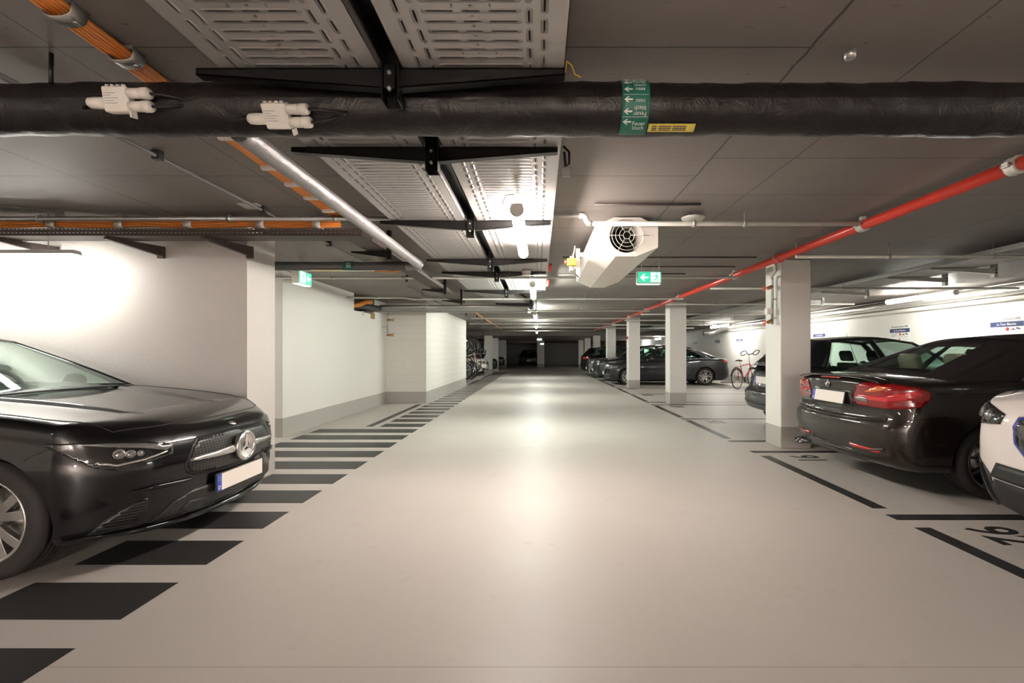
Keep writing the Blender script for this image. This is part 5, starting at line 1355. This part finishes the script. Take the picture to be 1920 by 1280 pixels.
# spoiler lip, third light, badge, plate recess
sp_ = MB()
def lip(i, j):
    y = lerp(-.66,.66,i); h = car.cast((L-.10-.0*j, y, 1.2), down)[0]; xx = lerp(L-.17, L-.035-.06*abs(y/.66)**2.2, j)
    hz = car.cast((xx-.05, y, 1.3), down)[0].z
    return Vector((xx, y, hz+.002+.014*j*j))
sp_.grid(lip, 24, 6); sp_.build('boot_lip', M['brown_paint'], e, local=True, solid=.012)
tb = car.patch('high_brake_light', R3([(-.16,1.012),(.16,1.012),(.16,.985),(-.16,.985)]), rx, M['red_bright'], off=.012, res=.04)
h = car.cast((L,0,.935), rx)[0]; roundel(car, (h.x+.012,0,.938), (-1,0,0), .037)
car.patch('plate_recess', R3([(-.33,.885),(.33,.885),(.36,.80),(.33,.735),(-.33,.735),(-.36,.80)]), rx, M['brown_paint'], off=.004)
h = car.cast((L,0,.805), rx)[0]; car.plate((h.x+.022,0,.808), rx, tilt=.18)
for y_ in (-.60,-.52):
    MB().lathe([(.022,-.0),(.032,-.0),(.034,.01),(.034,.12),(.028,.12),(.028,.02)], 24, (L-.155,y_,.255), 'x').build('exhaust_tip', M['dark_rim'], e, local=True)
car.patch('rear_diffuser', R3([(-.62,.30),(-.5,.32),(.35,.32),(.5,.28),(.45,.235),(-.6,.235)]), rx, M['black_plastic'], off=.003, res=.05)
# soft top seams
for sg in (1,-1):
    MB().tube([car.Sd(.99-.22*i/10, i/10, sg)+Vector((0,sg*.006,0)) for i in range(11)], .006, 6).build('cloth_seam', M['cloth_top'], e, local=True)
    MB().tube([car.RW_(sg*.62*(1-.05*i/10), .20+.62*i/10)+Vector((.004,0,.004)) for i in range(11)], .005, 6).build('screen_trim', M['dark_rim'], e, local=True)
seats(car, (2.35,), (-.36,.36), 1.03, M['beige_leather']); seats(car, (3.15,), (-.30,.30), .98, M['beige_leather'], .2)
a_ = car.cast((3.78,-.42,1.2), down)[0]
MB().tube([a_, a_+Vector((.02,0,.05)), a_+Vector((.16,-.0,.42))], [.008,.004,.0015], 6).build('aerial', M['black_plastic'], e, local=True)

# ============ dark hatchback behind the nearest pillar, tail to the aisle
e = thing('car', 'dark blue-grey hatchback behind the nearest pillar, tail to the aisle', 'car', (3.50+3.95, 7.74, 0), PI)
P = dict(L=3.95, W=1.69, zb=.22, zbl=[(0,.22),(3.1,.23),(3.95,.36)], zc=.62, r=.300, xf=.72, xr=3.18, fd=.5, rd=.38, tuck=.90, a0=.80, pp=2.0, detail=.7,
  plan=[(0,.9),(.15,.97),(.3,1.0),(.75,1.0),(.9,.985),(1,.95)],
  zs=[(0,.72),(.8,.88),(1.4,.95),(3.0,1.0),(3.95,1.02)],
  zt=[(0,.78),(.8,.96),(1.2,1.02),(1.4,.95),(3.4,.97),(3.95,1.02)],
  fbow=.2, rbow=.18, fprof=[(.2,.05),(.5,0),(.7,.03),(.8,.1)], rprof=[(.20,.06),(.32,.03),(.50,.0),(.60,.0),(.68,.09),(.85,.13),(1.02,.20)],
  paint=M['slate_paint'], bx=(1.2,3.66), rx=(1.85,3.30), ry=[(0,.54),(.5,.56),(1,.53)], rz=[(0,1.40),(.4,1.465),(1,1.41)], crown=.035, wbow=.15, rwbow=.08,
  side=[(0,.05,'body'),(.05,.44,'glass'),(.44,.49,'body'),(.49,.84,'glass'),(.84,1,'body')], rv=(.10,.90,.84), trim_m=M['dark_rim'], chrome=(.05,.84))
car = Car(P, e); car.gh(); car.wheels((8,'single',.012,.018), M['satin_silver'], fine=False)
L = 3.95
for sg in (1,-1):
    dd = Vector((-.75,-sg*.66,0))
    car.patch('tail_light', [(L,sg*.56,.98),(L-.18,sg*.80,1.0),(L-.24,sg*.82,.86),(L-.1,sg*.72,.76),(L,sg*.58,.78)], dd, M['lens_dark'], off=.008, res=.04)
    car.line('boot_gap', [(L,sg*.52,1.0),(L,sg*.50,.70),(L,sg*.40,.62),(L,0,.615)], rx, M['interior'], .004)
    mirror_(car, 1.6, 1.03, M['slate_paint'], sg, .84)
h = car.cast((L,0,.82), rx)[0]; car.plate((h.x+.02,0,.80), rx)
h = car.cast((L,0,.95), rx)[0]; roundel(car, (h.x+.01,0,.95), rx, .035)
car.patch('bumper_strip', R3([(-.70,.46),(.70,.46),(.70,.42),(-.70,.42)]), rx, M['black_plastic'], off=.006, res=.06)
seats(car, (2.1,), (-.34,.34), 1.02, M['interior']); seats(car, (3.0,), (-.34,.34), 1.05, M['interior'])
MB().tube([car.T_(.92,-.2), car.T_(.92,-.2)+Vector((.5,.0,.24))], [.006,.0015], 6).build('aerial', M['black_plastic'], e, local=True)

# ============ white car, front corner, right edge
e = thing('car', 'white car with blue-rimmed grille, cut off by the right edge', 'car', (2.80, 2.44, 0), 0)
P = dict(L=4.73, W=1.89, zb=.22, zc=.62, r=.365, xf=.86, xr=3.72, fd=.50, rd=.5, tuck=.88, a0=.80, pp=2.0, agap=.05,
  plan=[(0,.93),(.15,.98),(.3,1.0),(.75,1.0),(.9,.97),(1,.9)],
  zs=[(0,.92),(.35,.97),(.9,1.02),(1.6,1.06),(3.0,1.10),(4.73,1.1)],
  zt=[(0,.97),(.35,1.03),(.8,1.09),(1.3,1.13),(1.5,1.08),(4.2,1.08),(4.73,1.1)],
  fbow=.22, rbow=.15, fprof=[(.2,.10),(.30,.05),(.45,.01),(.62,.0),(.80,.01),(.92,.05),(1.0,.12)], rprof=[(.2,.05),(.5,0),(1.0,.1)],
  paint=M['white_paint'], bx=(1.35,4.5), rx=(2.05,4.0), ry=[(0,.60),(.5,.62),(1,.58)], rz=[(0,1.58),(.4,1.66),(1,1.58)], crown=.03, wbow=.18, rwbow=.1,
  side=[(0,.05,'body'),(.05,.44,'glass'),(.44,.48,'black'),(.48,.86,'glass'),(.86,1,'body')])
car = Car(P, e); car.gh(); car.wheels((10,'single',.012,.018), M['dark_rim'])
KG = grille_mesh_mat('kidney_pattern', .05, .05, True, col=(.22,.22,.22), bg=(.05,.05,.05))
for sg in (1,-1):
    dd = Vector((.8,-sg*.6,0))
    h_ = car.patch('headlight', [(.12,sg*.50,.865),(.16,sg*.66,.905),(.26,sg*.82,.945),(.42,sg*.93,.965),(.40,sg*.93,.86),(.27,sg*.85,.79),(.18,sg*.72,.78),(.12,sg*.52,.80)], dd, M['lens_dark'], off=.008, res=.03)
    for (yy_, zz_, rr_) in ((.60,.845,.032),(.72,.86,.036),(.83,.875,.030)):
        h, nr = car.cast((.2,sg*yy_,zz_), dd)
        k = MB().lathe([(0,.006),(rr_*.5,.005),(rr_*.8,-.004),(rr_,.006),(rr_*1.15,.004),(rr_*1.15,-.01)], 20).build('lamp_unit', M['lens_grey'], h_, local=True); k.data.transform(Matrix.Translation(h+nr*.010) @ nr.to_track_quat('Z','Y').to_matrix().to_4x4())
    kp = [(.035,.68),(.035,.84),(.07,.865),(.30,.87),(.385,.85),(.41,.80),(.39,.71),(.32,.65),(.10,.64)]
    kc = (.23,.76)
    car.patch('grille_ring', yz([(sg*(kc[0]+(y-kc[0])*1.13), kc[1]+(z-kc[1])*1.15) for y, z in kp]), fx, M['white_paint'], off=.016, res=.03, depth=.02)
    car.patch('grille_ring', yz([(sg*(kc[0]+(y-kc[0])*1.07), kc[1]+(z-kc[1])*1.08) for y, z in kp]), fx, M['blue_accent'], off=.019, res=.03)
    car.patch('grille', yz([(sg*(kc[0]+(y-kc[0])*.96), kc[1]+(z-kc[1])*.95) for y, z in kp]), fx, M['lens_dark'], off=.021, res=.03)
    car.patch('side_intake', [(.18,sg*.73,.56),(.19,sg*.75,.50),(.15,sg*.67,.28),(.12,sg*.58,.28),(.13,sg*.62,.47)], dd, M['black_plastic'], off=.006, res=.025)
    car.patch('air_blade', [(.16,sg*.69,.53),(.165,sg*.705,.52),(.14,sg*.64,.29),(.13,sg*.62,.30)], dd, M['black_paint'], off=.020, res=.02, depth=.015)
    car.patch('blue_strip', [(.40,sg*.945,.67),(.42,sg*.945,.62),(.38,sg*.945,.50),(.36,sg*.945,.58)], (0,-sg,0), M['blue_accent'], off=.006, res=.02)
    car.line('bonnet_gap', [(.25,sg*.66,1.3),(.5,sg*.78,1.3),(1.3,sg*.80,1.3)], down, M['interior'], .003)
    mirror_(car, 1.7, 1.12, M['white_paint'], sg, .93)
car.patch('lower_intake', yz([(-.60,.45),(.60,.45),(.64,.38),(.58,.27),(-.58,.27),(-.64,.38)]), fx, M['interior'], off=.007, res=.04)
car.patch('bumper_trim', yz([(-.56,.56),(.56,.56),(.63,.46),(-.63,.46)]), fx, M['black_plastic'], off=.012, res=.04)
pts = []
for i in range(25):
    q = -1+2*i/24; y = q*.74; h = car.cast((0, y, .26), fx)[0]; pts.append(Vector((h.x-.01, y, .265+.03*abs(q)**3)))
MB().tube(pts, .022, 8).build('bumper_lip', M['black_paint'], e, local=True)
car.line('panel_gap', [(.52,1,.93),(.60,1,.80),(.58,1,.66)], (0,-1,0), M['interior'], .0025)
car.line('panel_gap', [(.52,-1,.93),(.60,-1,.80),(.58,-1,.66)], (0,1,0), M['interior'], .0025)
h = car.cast((0,0,.93), (1,0,-.6))[0]; roundel(car, (h.x-.0,0,h.z+.004), (1,0,-.8), .038)

# ============ far cars
def saloon(label, loc, rz, paint, L=4.71, W=1.83, H=1.44, rim='satin_silver', kind='saloon', detail=.6, face='bmw', lamp='lens_grey'):
    e = thing('car', label, 'car', loc, rz)
    suv = kind == 'suv'; dz = H-1.44
    P = dict(L=L, W=W, zb=.18+(.04 if suv else 0), zc=.52+dz*.3, r=.330+(.03 if suv else 0), xf=.83, xr=.83+.605*L, fd=.5, rd=.5, tuck=.89, a0=.80, pp=2.0, detail=detail,
      plan=[(0,.92),(.12,.96),(.25,.99),(.5,1.0),(.8,.985),(1,.92)],
      zs=[(0,.70+dz*.8),(.35,.78+dz*.8),(.9,.87+dz*.8),(1.5,.93+dz*.8),(3.0,.965+dz*.8),(L*.9,1.0+dz*.8),(L,.96+dz*.8)],
      zt=[(0,.77+dz*.8),(.35,.85+dz*.8),(.7,.92+dz*.8),(1.25,.99+dz*.8),(1.5,.93+dz*.8),(3.6,.94+dz*.8),(4.05,1.06+dz*.8),(L,1.07+dz*.8)],
      fbow=.22, rbow=.18, fprof=[(.15,.08),(.25,.03),(.45,0),(.62,.0),(.75,.04),(.85,.10)], rprof=[(.2,.07),(.35,.02),(.55,0),(.70,.03),(.9,.04),(1.1,.06)],
      paint=paint, bx=(1.35, L-.48 if not suv else L-.25), rx=(2.05, L-1.25 if not suv else L-.55), ry=[(0,.56),(.4,.585),(1,.55)], rz=[(0,1.345+dz),(.3,1.405+dz),(.6,1.405+dz),(1,1.32+dz)], crown=.03,
      wbow=.2, rwbow=.12, side=[(0,.05,'body'),(.05,.43,'glass'),(.43,.47,'black'),(.47,.80,'glass'),(.80,.82,'black'),(.82,.885,'glass'),(.885,1,'body')], chrome=(.04,.885))
    c = Car(P, e); c.gh(); c.wheels((5,'twin',.012,.013), M[rim], fine=False)
    for sg in (1,-1):
        dd = Vector((.8,-sg*.6,0))
        z0 = dz*.6
        h_ = c.patch('headlight', [(.10,sg*.46,.70+z0),(.18,sg*.70,.725+z0),(.40,sg*.90,.745+z0),(.36,sg*.89,.66+z0),(.18,sg*.72,.61+z0),(.10,sg*.48,.63+z0)], dd, M[lamp], off=.006, res=.05)
        if face == 'bmw': 
            c.patch('grille_ring', yz([(sg*.02,.72+z0),(sg*.34,.715+z0),(sg*.37,.62+z0),(sg*.28,.52+z0),(sg*.02,.52+z0)]), fx, M['satin_silver'], off=.010, res=.05)
            c.patch('grille', yz([(sg*.035,.705+z0),(sg*.33,.70+z0),(sg*.35,.62+z0),(sg*.27,.535+z0),(sg*.035,.535+z0)]), fx, M['black_plastic'], off=.014, res=.05)
        elif face == 'round':
            h, nr = c.cast((.2,sg*.68,.68+z0), dd)
            k = MB().lathe([(0,.02),(.06,.015),(.085,.0),(.095,-.01)], 20).build('round_lamp', M['lens_grey'], h_, local=True); k.data.transform(Matrix.Translation(h+nr*.01) @ nr.to_track_quat('Z','Y').to_matrix().to_4x4())
        c.patch('side_intake', [(.12,sg*.62,.42+z0*.4),(.20,sg*.80,.42+z0*.4),(.22,sg*.82,.28),(.12,sg*.60,.26)], dd, M['black_plastic'], off=.006, res=.05)
        d2 = Vector((-.75,-sg*.66,0))
        c.patch('tail_light', [(L,sg*.52,.93+z0),(L-.12,sg*.74,.94+z0),(L-.36,sg*.88,.94+z0),(L-.34,sg*.88,.86+z0),(L-.12,sg*.74,.80+z0),(L,sg*.55,.82+z0)], d2, M['red_bright'], off=.006, res=.05)
        for x_, tp in ((2.62,.94),(3.55,.93),(1.52,.90)): c.line('panel_gap', [(x_,sg,tp+dz*.8),(x_+.03,sg,.6),(x_-.05,sg,.26)], (0,-sg,0), M['interior'], .003)
        for x_ in (2.35,3.30):
            h, nr = c.cast((x_,sg,.86+dz*.8), (0,-sg,0)); MB().tube([h+Vector((-.08,sg*.02,0)),h+Vector((.08,sg*.02,0))], .011, 6).build('door_handle', paint, e, local=True)
        c.line('body_crease', [(.95,sg,.80+dz*.7),(2.2,sg,.84+dz*.7),(L-.5,sg,.87+dz*.7)], (0,-sg,0), paint, .007)
        mirror_(c, 1.72, 1.0+dz*.9, paint, sg, W/2-.01)
    if face == 'round': c.patch('grille', yz([(-.42,.70+dz*.6),(.42,.70+dz*.6),(.38,.56+dz*.6),(-.38,.56+dz*.6)]), fx, M['black_plastic'], off=.01, res=.05)
    if face == 'grid': c.patch('grille', yz([(-.38,.72+dz*.6),(.38,.72+dz*.6),(.46,.55+dz*.5),(.34,.32),(-.34,.32),(-.46,.55+dz*.5)]), fx, GM, off=.01, res=.05)
    c.patch('lower_grille', yz([(-.48,.36),(.48,.36),(.42,.24),(-.42,.24)]), fx, M['black_plastic'], off=.006, res=.06)
    h = c.cast((0,0,.44+dz*.3), fx)[0]; c.plate((h.x-.02,0,.44+dz*.3), fx)
    h = c.cast((L,0,.80+dz*.5), rx)[0]; c.plate((h.x+.02,0,.80+dz*.5), rx)
    seats(c, (2.45,3.3), (-.36,.36), 1.0+dz, M['interior'])
    return c
saloon('dark grey saloon parked behind the second pillar, whole side in view', (2.57, 18.95, 0), 0, M['graphite_paint'], L=4.76)
saloon('blue-grey estate just beyond the dark grey saloon, nose showing', (2.42, 21.35, 0), 0, M['slate_paint'], H=1.56, kind='suv', face='grid', detail=.45)
saloon('silver-brown car two bays beyond the dark grey saloon, nose showing', (2.40, 24.0, 0), 0, M['silver_paint'], H=1.50, face='grid', detail=.4)
saloon('dark car with red tail lights farthest along the right side', (2.30+4.6, 26.5, 0), PI, M['black_paint'], L=4.6, H=1.55, kind='suv', detail=.4)
saloon('white car with round headlights beyond the hanging bicycles on the left', (-2.72, 25.9, 0), PI, M['white_paint'], L=4.0, H=1.50, kind='suv', face='round', rim='dark_rim', detail=.45)
saloon('black car parked left, just past the white one', (-2.58, 29.9, 0), PI, M['black_paint'], detail=.4)
saloon('second black car parked left, next to the last left pillar', (-2.50, 35.3, 0), PI, M['black_paint'], H=1.5, kind='suv', detail=.4)
saloon('dark car facing us in the unlit far end of the aisle', (-.97, 44.5, 0), PI/2, M['graphite_paint'], H=1.5, kind='suv', detail=.4)

# ---------------------------------------------------------------- bicycles
def bicycle(label, mtx_loc, rot, cat='bicycle', group=None, frame_m='red_paint', bars='loop', spokes=20, fork_m=None):
    e = bpy.data.objects.new('bicycle', None); COL.objects.link(e); tag(e, label, cat, group)
    e.location = mtx_loc; e.rotation_euler = rot
    R = .34; fm_ = M[frame_m]; A, B_ = Vector((-.52,0,R)), Vector((.52,0,R))    # rear, front axle
    for c, nm in ((A,'rear'),(B_,'front')):
        w_ = MB().tube([c+Vector((R*.97*math.cos(a),0,R*.97*math.sin(a))) for a in [2*PI*i/40 for i in range(40)]], .017, 8, closed=True).build('wheel', M['rubber'], e, local=True)
        MB().tube([c+Vector((R*.91*math.cos(a),0,R*.91*math.sin(a))) for a in [2*PI*i/40 for i in range(40)]], .010, 6, closed=True).build('rim', M['satin_silver'], w_, local=True)
        sp = MB()
        for i in range(spokes):
            a = 2*PI*i/spokes; sp.tube([c+Vector((.02*math.cos(a+.5),.02*(-1)**i,.02*math.sin(a+.5))), c+Vector((R*.9*math.cos(a),0,R*.9*math.sin(a)))], .0018, 3, cap=False)
        sp.build('spokes', M['satin_silver'], w_, local=True)
        MB().tube([c+Vector((0,-.05,0)), c+Vector((0,.05,0))], .02, 10).build('hub', M['dark_rim'], w_, local=True)
        mg = MB(); ang = [(.15+.75*i/14)*PI for i in range(15)] if nm == 'rear' else [(.1+.6*i/12)*PI for i in range(13)]
        mg.tube([c+Vector((R*1.1*math.cos(a),0,R*1.1*math.sin(a))) for a in ang], .022, 6); mg.build('mudguard', M['black_plastic'], e, local=True)
    bb, st, hd, hb = Vector((-.08,0,.30)), Vector((-.24,0,.78)), Vector((.36,0,.84)), Vector((.40,0,.70))
    f = MB()
    for p, q, r in ((bb,st,.016),(st,hd,.015),(bb,hb,.020),(hd,hb,.020),(A,bb,.010),(A,st,.009),(hb,B_,.013)): f.tube([p,q], r, 10)
    f.build('frame', fm_, e, local=True)
    s_ = MB().tube([st, st+Vector((-.05,0,.16))], .013, 8).build('seat_post', M['satin_silver'], e, local=True)
    sd = MB(); c = st+Vector((-.06,0,.17))
    sd.grid(lambda i, j: c+Vector((lerp(-.13,.15,i), lerp(-1,1,j)*lerp(.075,.018,min(1,i*1.35)), .02-.02*(2*j-1)**2+.012*math.sin(i*5))), 12, 6); sd.build('saddle', M['interior'], e, local=True, solid=.03)
    stem = hd+Vector((-.03,0,.16 if bars == 'flat' else .30))
    MB().tube([hd, stem, stem+Vector((.06,0,.03))], .014, 8).build('stem', M['satin_silver'], e, local=True)
    k = stem+Vector((.06,0,.03))
    if bars == 'loop':
        for sg in (-1,1):
            pts = [k, k+Vector((.02,sg*.10,.02)), k+Vector((.08,sg*.15,.10)), k+Vector((.12,sg*.22,.14)), k+Vector((.10,sg*.31,.12)), k+Vector((.0,sg*.33,.05)), k+Vector((-.06,sg*.28,-.02)), k+Vector((-.07,sg*.18,-.02)), k+Vector((-.02,sg*.14,.02))]
            MB().tube(pts, .015, 8).build('handlebar', M['black_plastic'], e, local=True)
    else:
        MB().tube([k+Vector((-.05,-.25,.02)), k+Vector((0,-.1,0)), k, k+Vector((0,.1,0)), k+Vector((-.05,.25,.02))], .013, 8).build('handlebar', M['black_plastic'], e, local=True)
    cr = MB().lathe([(.0,-.004),(.095,-.004),(.10,0),(.095,.004),(0,.004)], 24, (bb.x,-.05,bb.z), 'y').build('chainring', M['dark_rim'], e, local=True)
    for sg, da in ((-1,0),(1,PI)):
        a = -.6+da; tip = bb+Vector((.17*math.cos(a),sg*.08,.17*math.sin(a)))
        MB().tube([bb+Vector((0,sg*.07,0)), tip], .010, 6).build('crank', M['satin_silver'], e, local=True)
        MB().box(tip.x-.045,tip.x+.045,min(tip.y,tip.y+sg*.09),max(tip.y,tip.y+sg*.09),tip.z-.012,tip.z+.012).build('pedal', M['black_plastic'], e, local=True)
    MB().tube([A+Vector((0,-.05,.04)), bb+Vector((0,-.05,.09)), bb+Vector((0,-.05,-.09)), A+Vector((0,-.05,-.04))], .005, 4, closed=True).build('chain', M['black_steel'], e, local=True)
    rk = MB(); rk.tube([A+Vector((-.12,0,.40)), A+Vector((.25,0,.42))], .008, 6); rk.tube([A+Vector((0,.06,0)), A+Vector((-.05,.06,.40))], .006, 6); rk.tube([A+Vector((0,-.06,0)), A+Vector((-.05,-.06,.40))], .006, 6)
    rk.build('luggage_rack', M['black_steel'], e, local=True)
    MB().lathe([(0,.05),(.035,.04),(.04,0),(.02,-.03),(0,-.03)], 16, (hb.x+.07,0,hb.z+.08), 'x').build('front_lamp', M['satin_silver'], e, local=True)
    return e
bicycle('red bicycle with looped black handlebars standing by the right wall', (7.15, 16.6, 0.0), (math.radians(-3), 0, math.radians(38)), frame_m='red_paint')
# bicycles hung upright on the left
sil = 'silver_paint'
k = 0
for i, (x_, y_, fm_, l) in enumerate(((-2.70,18.62,'graphite_paint','dark grey bicycle hung upright at the very end of the brick wall'),(-2.80,19.7,'white_paint','pale bicycle hung upright right behind the silver one'),(-2.78,19.15,'silver_paint','silver bicycle hung upright at the end of the brick wall, nearest of the hanging ones'),
                       (-2.62,20.25,'black_paint','dark bicycle hung upright behind the silver one'),
                       (-2.70,20.8,'white_paint','white bicycle hung upright, third from the brick wall'),
                       (-2.95,21.4,'red_paint','reddish bicycle hung upright, farthest of the hanging ones'))):
    bk = bicycle(l, (x_-.62, y_, 1.02), (0, math.radians(90+(6 if i%2 else -5)), 0), group='bicycles hung upright on the left', frame_m=fm_, bars='flat', spokes=16)

e = thing('bicycle_rack', 'grey hanging rack holding the upright bicycles beyond the brick wall', 'rack', (-3.30,20.3,0))
for y in (18.7,20.3,21.9): MB().tube([(-3.36,y,0),(-3.36,y,2.0)], .025, 10).build('post', M['galv'], e)
MB().tube([(-3.36,18.6,1.97),(-3.36,22.0,1.97)], .02, 10).build('rail', M['galv'], e)
for y in (18.62,19.15,19.7,20.25,20.8,21.4): MB().tube([(-3.36,y,1.97),(-3.15,y,1.99),(-3.0,y,1.90),(-3.0,y,1.84)], .008, 8).build('hook', M['black_steel'], e)

b = MB(); b.lathe([(0,0),(.27,0),(.29,.02),(.25,.05),(.12,.065),(0,.065)], 28, (7.72,19.6,.001)); tag(b.build('floor_mat', M['conduit']), 'flat grey disc lying on the floor behind the dark grey saloon', 'disc')
